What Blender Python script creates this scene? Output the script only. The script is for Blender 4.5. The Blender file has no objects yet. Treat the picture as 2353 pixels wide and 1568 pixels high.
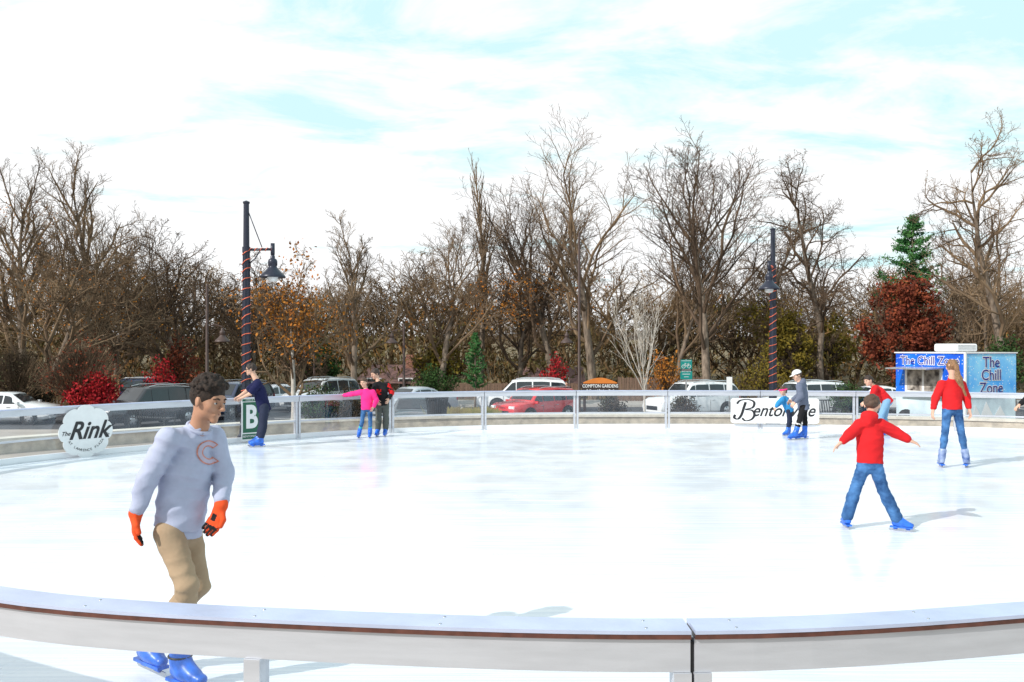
import bpy, math, random, time
import numpy as np
from mathutils import Vector, Matrix
from mathutils.bvhtree import BVHTree
T0=time.time()
sc=bpy.context.scene; col=sc.collection
FL=2100.0; CX=1176.5; CH=1.87; HY=800.0
def P(px,py,d): return Vector(((px-CX)*d/FL, d, CH-(py-HY)*d/FL))
def ground(y):
    ks=[(-400,-.3),(24.5,-.3),(36,-1.6),(54,-1.6),(64,-.9),(100,.6),(160,3.5),(400,7),(2500,7)]
    for (a,za),(b,zb) in zip(ks,ks[1:]):
        if y<=b: return za+(zb-za)*(y-a)/(b-a)
    return 7
# ---------------------------------------------------------------- materials
def mat(name,c,rough=.6,metal=0,var=.12,scale=8,bump=0,bscale=None,c2=None,spec=.5,coords='Object',stretch=None,coat=0,detail=5):
    m=bpy.data.materials.new(name); m.use_nodes=True; nt=m.node_tree; N=nt.nodes; L=nt.links
    b=N['Principled BSDF']; b.inputs['Roughness'].default_value=rough; b.inputs['Metallic'].default_value=metal
    b.inputs['Specular IOR Level'].default_value=spec
    b.inputs['Coat Weight'].default_value=coat
    tc=N.new('ShaderNodeTexCoord'); mp=N.new('ShaderNodeMapping'); L.new(tc.outputs[coords],mp.inputs['Vector'])
    if stretch: mp.inputs['Scale'].default_value=stretch
    n=N.new('ShaderNodeTexNoise'); n.inputs['Scale'].default_value=scale; n.inputs['Detail'].default_value=detail
    L.new(mp.outputs[0],n.inputs['Vector'])
    r=N.new('ShaderNodeValToRGB'); L.new(n.outputs['Fac'],r.inputs['Fac'])
    r.color_ramp.elements[0].position=.32; r.color_ramp.elements[1].position=.68
    a=tuple(max(0,x*(1-var)) for x in c); z=c2 if c2 else tuple(min(1,x*(1+var)) for x in c)
    r.color_ramp.elements[0].color=(*a,1); r.color_ramp.elements[1].color=(*z,1)
    L.new(r.outputs['Color'],b.inputs['Base Color'])
    if bump:
        n2=N.new('ShaderNodeTexNoise'); n2.inputs['Scale'].default_value=bscale or scale*3; n2.inputs['Detail'].default_value=6
        L.new(mp.outputs[0],n2.inputs['Vector'])
        bp=N.new('ShaderNodeBump'); bp.inputs['Strength'].default_value=bump; bp.inputs['Distance'].default_value=.02
        L.new(n2.outputs['Fac'],bp.inputs['Height']); L.new(bp.outputs[0],b.inputs['Normal'])
    return m
M={}
def leafmat(name,cols,scale=1.2):
    m=mat(name,cols[0],.7,scale=scale,spec=.1,detail=2); r=[n for n in m.node_tree.nodes if n.type=='VALTORGB'][0].color_ramp
    r.elements[0].color=(*cols[0],1); r.elements[1].color=(*cols[-1],1)
    for i,c in enumerate(cols[1:-1]): e=r.elements.new(.32+.36*(i+1)/(len(cols)-1)); e.color=(*c,1)
    return m
M['alu']=mat('brushed_aluminium',(.56,.58,.63),.38,.5,.07,3,.04,60,stretch=(1,1,8))
M['alucap_sky']=mat('aluminium_cap_sky_tint',(.50,.56,.74),.33,.35,.10,4,.04,60)  # bare aluminium; blue tint paints the sky's reflection into the colour
M['brown']=mat('brown_strip',(.10,.035,.025),.4,0,.3,20)
M['rubber']=mat('black_rubber',(.012,.012,.014),.7)
M['white']=mat('white_paint',(.78,.79,.80),.45,var=.04)
M['kick']=mat('white_board',(.80,.82,.85),.4,var=.04,scale=3)
M['black']=mat('black_paint',(.012,.013,.016),.4)
M['navypole']=mat('dark_pole_paint',(.018,.022,.04),.35,.2,.2,30)
M['brownpole']=mat('brown_pole_paint',(.06,.035,.03),.5)
M['red']=mat('red_garland',(.75,.14,.07),.4,var=.5,scale=40)
M['lens']=mat('frosted_lens',(.75,.78,.8),.2)
M['stone']=mat('cream_stone',(.50,.44,.36),.8,var=.25,scale=5,bump=.5)
M['stonecap']=mat('stone_coping',(.62,.58,.51),.8,var=.12,scale=6,bump=.3)
M['bark']=mat('bark',(.13,.095,.07),.9,var=.45,scale=3,bump=.6,bscale=30,c2=(.27,.21,.16),stretch=(2,2,.6))
M['twig']=mat('twigs',(.13,.09,.063),.9,var=.3,scale=.5,c2=(.25,.175,.11),spec=.1,detail=1)
M['twigdark']=mat('dark_twigs',(.072,.052,.04),.9,var=.3,scale=.5,c2=(.16,.11,.075),spec=.1,detail=1)
M['twigwood']=mat('woodland_twigs',(.095,.066,.045),.9,var=.3,scale=.12,c2=(.25,.165,.09),spec=.1,detail=1)
M['whitebark']=mat('pale_bark',(.52,.48,.43),.8,var=.2,scale=5)
M['oak']=leafmat('russet_leaves',[(.07,.018,.012),(.17,.04,.022),(.26,.07,.03)],1.5)
M['orange']=leafmat('orange_leaves',[(.22,.09,.015),(.42,.17,.03),(.34,.10,.02)],2)
M['redleaf']=leafmat('crimson_leaves',[(.16,.01,.015),(.42,.02,.03),(.30,.03,.02)],3)
M['yg']=leafmat('yellow_green_leaves',[(.06,.06,.015),(.18,.13,.02),(.10,.09,.02)],1.5)
M['green']=leafmat('dark_green_leaves',[(.012,.03,.01),(.035,.075,.02),(.05,.09,.03)],2)
M['pine']=leafmat('pine_needles',[(.02,.08,.03),(.05,.16,.05),(.10,.24,.07)],1.5)
M['dark']=leafmat('dark_bush_leaves',[(.02,.02,.012),(.06,.04,.025),(.04,.05,.02)],2)
M['straw']=leafmat('straw_grass',[(.20,.15,.05),(.33,.28,.10),(.14,.16,.04)],2)
M['glasscar']=mat('car_glass',(.02,.025,.03),.06,0,.2,2,spec=.8)
M['tyre']=mat('tyre_rubber',(.015,.015,.016),.8)
M['rim']=mat('alloy_rim',(.55,.56,.58),.3,.7)
M['amber']=mat('lamp_plastic',(.8,.82,.85),.1,spec=.8)
M['redlamp']=mat('red_lamp_plastic',(.4,.01,.01),.15,spec=.8)
M['wood']=mat('fence_wood',(.16,.10,.07),.85,var=.3,scale=2,stretch=(6,6,.5),bump=.3)
M['woodtan']=mat('tan_fence_wood',(.42,.24,.12),.85,var=.2,scale=2,stretch=(6,6,.5))
M['roof']=mat('brown_roof',(.17,.09,.08),.85,var=.2,scale=6,bump=.3)
M['housewall']=mat('house_siding',(.36,.26,.20),.8,var=.1)
M['brick']=mat('brick_wall',(.30,.14,.10),.85,var=.3,scale=12)
M['asphalt']=mat('asphalt',(.06,.06,.065),.85,var=.2,scale=3,bump=.3,bscale=60)
M['paint']=mat('road_paint',(.75,.75,.73),.7)
M['plaza']=mat('plaza_paving',(.36,.31,.27),.8,var=.15,scale=1.2,bump=.15,bscale=30)
M['kerb']=mat('kerb_concrete',(.42,.40,.37),.8)
M['soil']=mat('leaf_litter_ground',(.13,.10,.06),.95,var=.4,scale=.5,bump=.5,bscale=8,c2=(.24,.18,.09))
M['hill']=mat('winter_hillside',(.06,.042,.03),.95,var=.4,scale=.15,c2=(.10,.07,.05))
M['teal']=mat('teal_sign',(.0,.22,.20),.4,var=.05)
M['greenp']=mat('dark_green_print',(.005,.10,.05),.4,var=.05)
M['orangep']=mat('orange_sign_paint',(.62,.19,.03),.45,var=.08)
M['signbrown']=mat('dark_sign_board',(.035,.022,.018),.5)
M['nblue']=mat('deep_blue_print',(.015,.015,.22),.4,var=.1)
def glassmat():
    m=bpy.data.materials.new('clear_panel'); m.use_nodes=True; nt=m.node_tree; N=nt.nodes; L=nt.links
    N.remove(N['Principled BSDF']); t=N.new('ShaderNodeBsdfTransparent'); g=N.new('ShaderNodeBsdfGlossy'); mx=N.new('ShaderNodeMixShader')
    t.inputs[0].default_value=(.95,.96,.97,1); g.inputs['Roughness'].default_value=.08; g.inputs[0].default_value=(.8,.85,.95,1)
    n=N.new('ShaderNodeTexNoise'); n.inputs['Scale'].default_value=3; mr=N.new('ShaderNodeMapRange'); mr.inputs[3].default_value=.02; mr.inputs[4].default_value=.08
    L.new(n.outputs['Fac'],mr.inputs[0]); L.new(mr.outputs[0],mx.inputs[0]); L.new(t.outputs[0],mx.inputs[1]); L.new(g.outputs[0],mx.inputs[2])
    L.new(mx.outputs[0],N['Material Output'].inputs[0]); return m
M['panel']=glassmat()
def icemat():
    m=bpy.data.materials.new('rink_ice'); m.use_nodes=True; nt=m.node_tree; N=nt.nodes; L=nt.links; b=N['Principled BSDF']
    tc=N.new('ShaderNodeTexCoord')
    def noise(sx,sy,rot,scale,det,p0,p1,ca,cb,dist=0):
        mp=N.new('ShaderNodeMapping'); mp.inputs['Scale'].default_value=(sx,sy,1); mp.inputs['Rotation'].default_value=(0,0,rot); L.new(tc.outputs['Object'],mp.inputs[0])
        n=N.new('ShaderNodeTexNoise'); n.inputs['Scale'].default_value=scale; n.inputs['Detail'].default_value=det; n.inputs['Distortion'].default_value=dist; L.new(mp.outputs[0],n.inputs[0])
        r=N.new('ShaderNodeValToRGB'); L.new(n.outputs['Fac'],r.inputs[0]); r.color_ramp.elements[0].position=p0; r.color_ramp.elements[1].position=p1
        r.color_ramp.elements[0].color=(*ca,1); r.color_ramp.elements[1].color=(*cb,1); return r.outputs[0]
    base=noise(1,1,0,.5,4,.35,.65,(.62,.69,.79),(.73,.77,.83))
    prev=base
    for i,(rot,sx,sy,sc_) in enumerate([(.3,.22,9,2.2),(-.5,.2,9,2.2),(1.1,.12,12,3),(-.15,.10,14,3),(.8,.06,16,4),(-1.0,.07,16,4)]):
        s=noise(sx,sy,rot,sc_,3,.59,.62,(0,0,0),(1,1,1),.8)
        mx=N.new('ShaderNodeMix'); mx.data_type='RGBA'; mm=N.new('ShaderNodeMath'); mm.operation='MULTIPLY'; mm.inputs[1].default_value=.6
        L.new(s,mm.inputs[0]); L.new(mm.outputs[0],mx.inputs[0]); L.new(prev,mx.inputs[6]); mx.inputs[7].default_value=(.88,.90,.92,1) ; prev=mx.outputs[2]
    L.new(prev,b.inputs['Base Color'])
    rr=noise(1,1,0,1.5,4,.35,.65,(.15,)*3,(.28,)*3); L.new(rr,b.inputs['Roughness'])
    n=N.new('ShaderNodeTexNoise'); n.inputs['Scale'].default_value=25; L.new(tc.outputs['Object'],n.inputs[0])
    bp=N.new('ShaderNodeBump'); bp.inputs['Strength'].default_value=.06; bp.inputs['Distance'].default_value=.01; L.new(n.outputs['Fac'],bp.inputs['Height']); L.new(bp.outputs[0],b.inputs['Normal'])
    b.inputs['Specular IOR Level'].default_value=.5
    return m
M['ice']=icemat()
def snowprint(name,a,bb):
    m=mat(name,(.01,.12,.62),.35,var=.1,scale=1); nt=m.node_tree; N=nt.nodes; L=nt.links
    b=N['Principled BSDF']; ramp=[n for n in N if n.type=='VALTORGB'][0]
    ramp.color_ramp.elements[0].color=(*a,1); ramp.color_ramp.elements[1].color=(*bb,1)
    tc=N.new('ShaderNodeTexCoord'); v=N.new('ShaderNodeTexVoronoi'); v.inputs['Scale'].default_value=11; L.new(tc.outputs['Object'],v.inputs[0])
    r=N.new('ShaderNodeValToRGB'); r.color_ramp.elements[0].position=.14; r.color_ramp.elements[1].position=.22; r.color_ramp.elements[0].color=(1,1,1,1); r.color_ramp.elements[1].color=(0,0,0,1)
    L.new(v.outputs['Distance'],r.inputs[0]); mx=N.new('ShaderNodeMix'); mx.data_type='RGBA'; L.new(r.outputs[0],mx.inputs[0]); L.new(ramp.outputs[0],mx.inputs[6]); mx.inputs[7].default_value=(.8,.88,.95,1)
    L.new(mx.outputs[2],b.inputs['Base Color']); return m
M['snow']=snowprint('blue_snow_print',(.004,.05,.55),(.01,.22,.85)); M['snowbright']=snowprint('brightened_snow_print',(.05,.36,.90),(.30,.70,.97))  # second print is a lightened copy, its colour offsetting shade on the side face
# ---------------------------------------------------------------- object helpers
def tag(o,label=None,cat=None,group=None,kind=None):
    for k,v in (('label',label),('category',cat),('group',group),('kind',kind)):
        if v: o[k]=v
    return o
def empty(name,loc,rz=0,label=None,cat=None,group=None):
    o=bpy.data.objects.new(name,None); o.location=loc; o.rotation_euler=(0,0,rz); o.empty_display_size=.1; col.objects.link(o); return tag(o,label,cat,group)
def link(name,me,m,parent=None):
    o=bpy.data.objects.new(name,me); col.objects.link(o)
    for x in (m if isinstance(m,(list,tuple)) else [m]): me.materials.append(x)
    if parent: o.parent=parent
    return o
def npmesh(name,V,Q,smooth=False):
    me=bpy.data.meshes.new(name); V=np.asarray(V,dtype=np.float32); Q=np.asarray(Q,dtype=np.int32); n=Q.shape[1]
    me.vertices.add(len(V)); me.vertices.foreach_set('co',V.ravel()); me.loops.add(Q.size); me.loops.foreach_set('vertex_index',Q.ravel())
    me.polygons.add(len(Q)); me.polygons.foreach_set('loop_start',np.arange(0,Q.size,n,dtype=np.int32))
    try: me.polygons.foreach_set('loop_total',np.full(len(Q),n,dtype=np.int32))
    except Exception: pass
    me.polygons.foreach_set('use_smooth',np.full(len(Q),smooth)); me.update(calc_edges=True); return me
class MB:
    def __init__(s): s.v=[]; s.f=[]
    def add(s,vs,fs):
        n=len(s.v); s.v.extend([tuple(x) for x in vs]); s.f.extend([tuple(i+n for i in f) for f in fs]); return s
    def box(s,c,sz,M3=None):
        c=Vector(c); hx,hy,hz=[x/2 for x in sz]; vs=[]
        for x,y,z in ((-1,-1,-1),(1,-1,-1),(1,1,-1),(-1,1,-1),(-1,-1,1),(1,-1,1),(1,1,1),(-1,1,1)):
            p=Vector((x*hx,y*hy,z*hz)); p=(M3@p) if M3 else p; vs.append(c+p)
        return s.add(vs,[(0,3,2,1),(4,5,6,7),(0,1,5,4),(1,2,6,5),(2,3,7,6),(3,0,4,7)])
    def tube(s,pts,rad,n=8,cap=True):
        pts=[Vector(p) for p in pts]; 
        if not isinstance(rad,(list,tuple)): rad=[rad]*len(pts)
        vs=[]; u=None
        for i,p in enumerate(pts):
            t=(pts[min(i+1,len(pts)-1)]-pts[max(i-1,0)]).normalized()
            if u is None: u=t.orthogonal().normalized()
            u=(u-t*u.dot(t)).normalized(); w=t.cross(u)
            for j in range(n):
                a=2*math.pi*j/n; vs.append(p+(u*math.cos(a)+w*math.sin(a))*rad[i])
        fs=[(i*n+j,i*n+(j+1)%n,(i+1)*n+(j+1)%n,(i+1)*n+j) for i in range(len(pts)-1) for j in range(n)]
        if cap: fs+= [tuple(range(n-1,-1,-1)),tuple((len(pts)-1)*n+j for j in range(n))]
        return s.add(vs,fs)
    def lathe(s,prof,c=(0,0,0),n=20,axis='z'):
        c=Vector(c); vs=[]
        for r,z in prof:
            for j in range(n):
                a=2*math.pi*j/n; q=(r*math.cos(a),r*math.sin(a),z)
                if axis=='y': q=(q[0],q[2],q[1])
                vs.append(c+Vector(q))
        fs=[(i*n+j,i*n+(j+1)%n,(i+1)*n+(j+1)%n,(i+1)*n+j) for i in range(len(prof)-1) for j in range(n)]
        if axis=='y': fs=[f[::-1] for f in fs]
        return s.add(vs,fs)
    def sphere(s,c,r,n=10):
        return s.lathe([(max(1e-4,r*math.cos(a)),r*math.sin(a)) for a in [(-.5+i/n)*math.pi for i in range(n+1)]],c,n+4)
    def poly(s,pts,y0,y1):
        n=len(pts); vs=[(x,y0,z) for x,z in pts]+[(x,y1,z) for x,z in pts]
        return s.add(vs,[tuple(range(n)),tuple(range(2*n-1,n-1,-1))]+[(i,i+n,(i+1)%n+n,(i+1)%n) for i in range(n)])
    def build(s,name,m,parent=None,origin=None,smooth=False):
        o=Vector(origin) if origin is not None else Vector((0,0,0))
        me=bpy.data.meshes.new(name); me.from_pydata([(v[0]-o.x,v[1]-o.y,v[2]-o.z) for v in s.v],[],s.f)
        me.validate(); me.update()
        if smooth: me.polygons.foreach_set('use_smooth',[True]*len(me.polygons))
        return link(name,me,m,parent)
def bevel(o,w=.01,seg=2):
    b=o.modifiers.new('b','BEVEL'); b.width=w; b.segments=seg; b.limit_method='ANGLE'; return o
_tc={}
def text(mb,s,size,x,z,y,shear=0,bold=0,align='CENTER',sx=1.0,rot=0):
    key=(s,shear,bold,align)
    if key not in _tc:
        cu=bpy.data.curves.new('t','FONT'); cu.body=s; cu.size=1; cu.shear=shear; cu.offset=bold; cu.align_x=align; cu.align_y='CENTER'; cu.resolution_u=4
        o=bpy.data.objects.new('t',cu); col.objects.link(o); dg=bpy.context.evaluated_depsgraph_get(); e=o.evaluated_get(dg); me=e.to_mesh()
        _tc[key]=([tuple(v.co) for v in me.vertices],[tuple(p.vertices) for p in me.polygons]); e.to_mesh_clear(); bpy.data.objects.remove(o); bpy.data.curves.remove(cu)
    vs,fs=_tc[key]; c,sn=math.cos(rot),math.sin(rot)
    return mb.add([(x+(vx*sx*c-vy*sn)*size,y,z+(vx*sx*sn+vy*c)*size) for vx,vy,_ in vs],fs)
# ---------------------------------------------------------------- SDF bodies
class SDF:
    def __init__(s): s.ops=[]; s.lo=np.full(3,1e9); s.hi=np.full(3,-1e9)
    def _b(s,lo,hi): s.lo=np.minimum(s.lo,lo); s.hi=np.maximum(s.hi,hi)
    def cone(s,a,b,r1,r2,k=.02,flat=None):
        a=np.array(a,float); b=np.array(b,float); r=max(r1,r2); lo=np.minimum(a,b)-r; hi=np.maximum(a,b)+r; s._b(lo,hi); s.ops.append(('c',lo,hi,k,a,b,r1,r2,flat)); return s
    def ell(s,c,ax,rad,k=.02,sub=False):
        c=np.array(c,float); r=max(rad); 
        if not sub: s._b(c-r,c+r)
        s.ops.append(('s' if sub else 'e',c-r,c+r,k,c,[np.array(x,float) for x in ax],rad)); return s
    def cut(s,p,n): s.ops.append(('x',np.array(p,float),np.array(n,float))); return s
    def noise(s,amp,freq,seed=0,dirn=None,ridge=False): s.ops.append(('n',amp,freq,seed,dirn,ridge)); return s
    def arrays(s,h):
        lo=s.lo-3*h; n=np.ceil((s.hi+3*h-lo)/h).astype(int)+1; f=np.full(n,1.0,dtype=np.float32)
        ax=[(lo[i]+h*np.arange(n[i])).astype(np.float32) for i in range(3)]
        for op in s.ops:
            if op[0] in 'ces':
                k=op[3]; i0=np.maximum(0,((op[1]-k-.03-lo)/h).astype(int)); i1=np.minimum(n,((op[2]+k+.03-lo)/h).astype(int)+2)
                if (i1<=i0).any(): continue
                sl=tuple(slice(i0[i],i1[i]) for i in range(3))
                X=ax[0][sl[0]][:,None,None]; Y=ax[1][sl[1]][None,:,None]; Z=ax[2][sl[2]][None,None,:]
                if op[0]=='c':
                    _,_,_,k,a,b,r1,r2,fl=op; ab=b-a; L2=max(1e-9,float(ab@ab))
                    t=np.clip(((X-a[0])*ab[0]+(Y-a[1])*ab[1]+(Z-a[2])*ab[2])/L2,0,1)
                    qx=X-a[0]-t*ab[0]; qy=Y-a[1]-t*ab[1]; qz=Z-a[2]-t*ab[2]
                    d2=qx*qx+qy*qy+qz*qz
                    if fl is not None:
                        dv,fc=fl; dd=qx*dv[0]+qy*dv[1]+qz*dv[2]; d2=d2+dd*dd*(1/fc**2-1)
                    d=np.sqrt(d2)-(r1+(r2-r1)*t)
                else:
                    c,A,R=op[4:7]; p=[(X-c[0])*A[i][0]+(Y-c[1])*A[i][1]+(Z-c[2])*A[i][2] for i in range(3)]
                    k0=np.sqrt(sum((p[i]/R[i])**2 for i in range(3))); k1=np.sqrt(sum((p[i]/R[i]**2)**2 for i in range(3)))+1e-6; d=k0*(k0-1)/k1
                g=f[sl]
                if op[0]=='s':
                    d=-d; hh=np.maximum(k-np.abs(g-d),0)/k; f[sl]=np.maximum(g,d)+hh*hh*k*.25
                else:
                    hh=np.maximum(k-np.abs(g-d),0)/k; f[sl]=np.minimum(g,d)-hh*hh*k*.25
            elif op[0]=='x':
                X,Y,Z=ax[0][:,None,None],ax[1][None,:,None],ax[2][None,None,:]; p,nn=op[1],op[2]
                f=np.maximum(f,(X-p[0])*nn[0]+(Y-p[1])*nn[1]+(Z-p[2])*nn[2]).astype(np.float32)
            else:
                _,amp,fr,sd,dirn,ridge=op; rg=np.random.RandomState(sd)
                I=np.nonzero(np.abs(f)<.05); px,py,pz=ax[0][I[0]],ax[1][I[1]],ax[2][I[2]]; acc=0
                for q in range(5):
                    kv=rg.normal(size=3); kv/=np.linalg.norm(kv)
                    if dirn is not None: kv=kv*np.array(dirn)
                    kv*=fr*(.6+.25*q); a_=px*kv[0]+py*kv[1]+pz*kv[2]+rg.rand()*6+1.6*np.sin(px*fr*.3+pz*fr*.23+q)+1.1*np.sin(py*fr*.37-pz*fr*.31+2*q)
                    if ridge:
                        mk=.5+.5*np.sin(px*fr*.21*(q-2)+pz*fr*.17+py*fr*.2+q*1.7); acc=acc+(np.abs(np.sin(a_))-.64)*mk*1.6
                    else: acc=acc+np.sin(a_)
                f[I]+=(amp*acc/2.2).astype(np.float32)
        return f,lo
    def mesh(s,name,h):
        f,lo=s.arrays(h); ins=f<0; nx,ny,nz=f.shape
        tot=np.zeros((nx-1,ny-1,nz-1),np.int8)
        for a in (0,1):
            for b in (0,1):
                for c in (0,1): tot+=ins[a:nx-1+a,b:ny-1+b,c:nz-1+c]
        I,J,K=np.nonzero((tot>0)&(tot<8)); idx=np.full((nx-1,ny-1,nz-1),-1,np.int32); idx[I,J,K]=np.arange(len(I))
        pos=np.zeros((len(I),3),np.float32); cnt=np.zeros(len(I),np.float32)
        for axn in range(3):
            o1,o2=[q for q in range(3) if q!=axn]
            for a in (0,1):
                for b in (0,1):
                    c0=[0,0,0]; c0[o1]=a; c0[o2]=b; c1=list(c0); c1[axn]=1
                    v0=f[I+c0[0],J+c0[1],K+c0[2]]; v1=f[I+c1[0],J+c1[1],K+c1[2]]; m=(v0<0)!=(v1<0)
                    t=np.where(m,v0/np.where(m,v0-v1,1),0)
                    for q in range(3): pos[:,q]+=np.where(m,c0[q]+(t if q==axn else 0),0)
                    cnt+=m
        pos/=cnt[:,None]; V=(np.stack([I,J,K],1)+pos)*h+lo; Q=[]
        for axn in range(3):
            o1,o2=((1,2),(2,0),(0,1))[axn]
            A=[slice(0,n) for n in f.shape]; B=list(A); A[axn]=slice(0,-1); B[axn]=slice(1,None); s0=ins[tuple(A)]; s1=ins[tuple(B)]
            E=np.array(np.nonzero(s0!=s1)); ok=(E[o1]>0)&(E[o2]>0)&(E[o1]<f.shape[o1]-1)&(E[o2]<f.shape[o2]-1); E=E[:,ok]
            def cell(d1,d2): c=E.copy(); c[o1]-=d1; c[o2]-=d2; return idx[c[0],c[1],c[2]]
            q=np.stack([cell(1,1),cell(0,1),cell(0,0),cell(1,0)],1); fl=~s0[E[0],E[1],E[2]]; q[fl]=q[fl][:,::-1]; Q.append(q)
        Q=np.concatenate(Q); return V,Q
    def obj(s,name,h,m,parent,origin):
        V,Q=s.mesh(name,h); me=npmesh(name,V-np.array(origin),Q,True); return link(name,me,m,parent),V,Q
def nrm(v): return Vector(v).normalized()
def hand(S,wr,dv,n,th,k,add=0,curl=.5):
    dv=nrm(dv); n=nrm(Vector(n)-dv*Vector(n).dot(dv)); lat=dv.cross(n); lat=lat if lat.dot(Vector(th))>0 else -lat
    S.cone(wr-dv*.01,wr+dv*.03*k,.025*k+add,.032*k+add,.015,(n,.7)); S.cone(wr+dv*.035*k,wr+dv*.08*k,.035*k+add,.038*k+add,.012,(n,.42+add*8))
    for i,L in enumerate((.068,.078,.072,.056)):
        b=wr+dv*.088*k+lat*(1.5-i)*(.0205*k+add*.6); c1=curl*.5; d1=nrm(dv*math.cos(c1)+n*math.sin(c1)+lat*(1.5-i)*.06); d2=nrm(dv*math.cos(curl*1.7)+n*math.sin(curl*1.7))
        m=b+d1*L*.5*k; S.cone(b,m,.0092*k+add*.7,.0085*k+add*.7,.004); S.cone(m,m+d2*L*.5*k,.0085*k+add*.7,.007*k+add*.7,.004)
    b=wr+dv*.035*k+lat*.026*k; m=b+nrm(dv*.6+lat*.8+n*.2)*.042*k; S.cone(b,m,.013*k+add*.8,.011*k+add*.8,.008); S.cone(m,m+nrm(dv*.9+lat*.25+n*.3)*.035*k,.011*k+add*.8,.0085*k+add*.8,.004)
def fabric(name,c,rough=.85,var=.1,bump=.25,scale=5,bs=25,c2=None): return mat(name,c,rough,var=var,scale=scale,bump=bump,bscale=bs,spec=.2,c2=c2)
SK={'tan':mat('tan_skin',(.38,.195,.12),.55,var=.08,scale=20),'fair':mat('fair_skin',(.60,.36,.26),.55,var=.08,scale=20)}
HR={'black':mat('black_hair',(.012,.008,.007),.75,var=.4,scale=60,spec=.3,c2=(.035,.022,.016)),'brown':mat('brown_hair',(.07,.035,.02),.6,var=.4,scale=40,bump=.5,bscale=90),
    'ginger':mat('ginger_hair',(.15,.065,.025),.5,var=.45,scale=30,bump=.5,bscale=60,stretch=(4,4,.6),c2=(.36,.19,.085)),'darkbrown':mat('dark_brown_hair',(.03,.017,.012),.6,var=.4,scale=40,bump=.5,bscale=90)}
M['bootblue']=mat('blue_skate_plastic',(.02,.13,.58),.35,var=.35,scale=14)
M['steel']=mat('skate_blade_steel',(.45,.47,.5),.25,.9)
M['eyew']=mat('eye_white',(.55,.52,.50),.3); M['eyed']=mat('eye_dark',(.02,.012,.01),.2); M['lip']=mat('lips',(.28,.11,.085),.5)
def person(label,d,J,cf,hf,k=1,hs=.23,hup=(0,0,1),skin='fair',top=None,pants=None,hair=('short','brown'),hands={},group=None,hb=.008,hc=.012,face=True,extras=None,gloves=None,boot2=None,warm=None,torsow=1.0):
    J={n:(P(v[0],v[1],d+v[2]) if v[1] is not None else Vector(((v[0]-CX)*(d+v[2])/FL,d+v[2],0))) for n,v in J.items()}
    cf=nrm(cf); F=nrm(hf); U=Vector(hup); U=(U-F*U.dot(F)).normalized(); R=F.cross(U)
    pel=(J['hipa']+J['hipb'])/2; shm=(J['sha']+J['shb'])/2; axu=(shm-pel).normalized(); cfo=(cf-axu*cf.dot(axu)).normalized()
    root=empty('person',(pel.x,pel.y,0),0,label,'person',group); O=root.location; ft={}
    for s_ in 'ab':
        h=J['hl'+s_]; fd=nrm(J['to'+s_]-h); up=Vector((0,0,1)); up=(up-fd*up.dot(fd)).normalized(); ft[s_]=(h,fd,up,h+fd*.065*k+up*.165*k)
    hc0=J['head']; nk=J['neck']; sw=torsow
    def torso(S,add,low=-.05,fl=.70):
        w=pel.lerp(shm,.42); c=pel.lerp(shm,.66)
        S.cone(pel-axu*low*k,w,.138*k*sw+add,.122*k*sw+add,.04,(cfo,fl)); S.cone(w,c,.122*k*sw+add,.140*k*sw+add,.04,(cfo,.66))
        S.cone(J['sha'],J['shb'],.046*k+add*.8,.046*k+add*.8,.045); S.cone(c,nk-axu*.02,.08*k+add,.045*k+add*.4,.045)
    def arm(S,s_,add,e=0,short=False):
        a,b,c=J['sh'+s_],J['el'+s_],J['wr'+s_]
        if short: S.cone(a,a.lerp(b,.75),.054*k+add,.050*k+add,.015); return
        S.cone(a,b,.050*k+add,.040*k+add,.015); S.cone(b,c-(c-b).normalized()*e,.041*k+add,.027*k+add*.85,.015)
    def leg(S,s_,add,e,bot=0):
        a,b=J['hip'+s_],J['kn'+s_]; c=ft[s_][3]; S.cone(a,b,.077*k+add,.054*k+add,.02); m=b.lerp(c,.35)
        S.cone(b,m,.054*k+add,.053*k+add+bot*.3,.02); S.cone(m,c+(b-c).normalized()*e,.053*k+add+bot*.3,.037*k+add+bot,.02)
    S=SDF(); torso(S,-.004)
    for s_ in 'ab':
        arm(S,s_,-.003); leg(S,s_,-.008,0); h,fd,up,an=ft[s_]; S.cone(an,h+fd*.2*k+up*.085*k,.03*k,.025*k,.02)
        b,c=J['el'+s_],J['wr'+s_]; hd=hands.get(s_,{}); dv=Vector(hd.get('dir',(c-b))); n=Vector(hd.get('n',(pel-c)*1.0+Vector((0,0,.1)))); 
        hand(S,c,dv,n,hd.get('th',cf),k*1.02,0,hd.get('curl',.5)); J['hd'+s_]=(dv,n,hd.get('th',cf),hd.get('curl',.5))
    q=lambda x,y,z: hc0+(R*x+F*y+U*z)*hs
    S.cone(nk-axu*.03,q(0,-.12,-.22),.053*k,.048*k,.03)
    S.ell(q(0,-.06,.13),(R,F,U),(.325*hs,.40*hs,.365*hs),.02); S.cone(q(0,.10,-.03),q(0,.24,-.37),.235*hs,.088*hs,.03)
    S.cone(q(-.09,.05,-.23),q(.09,.05,-.23),.13*hs,.13*hs,.03)
    S.cone(q(0,.345,.06),q(0,.45,-.10),.024*hs,.042*hs,.012); S.cone(q(-.045,.39,-.12),q(.045,.39,-.12),.032*hs,.032*hs,.012)
    S.cone(q(-.15,.29,.115),q(.15,.29,.115),.050*hs,.050*hs,.015); S.ell(q(.16,.2,-.06),(R,F,U),(.11*hs,)*3,.02); S.ell(q(-.16,.2,-.06),(R,F,U),(.11*hs,)*3,.02)
    S.cone(q(-.07,.31,-.235),q(.07,.31,-.235),.032*hs,.032*hs,.015)
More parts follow.
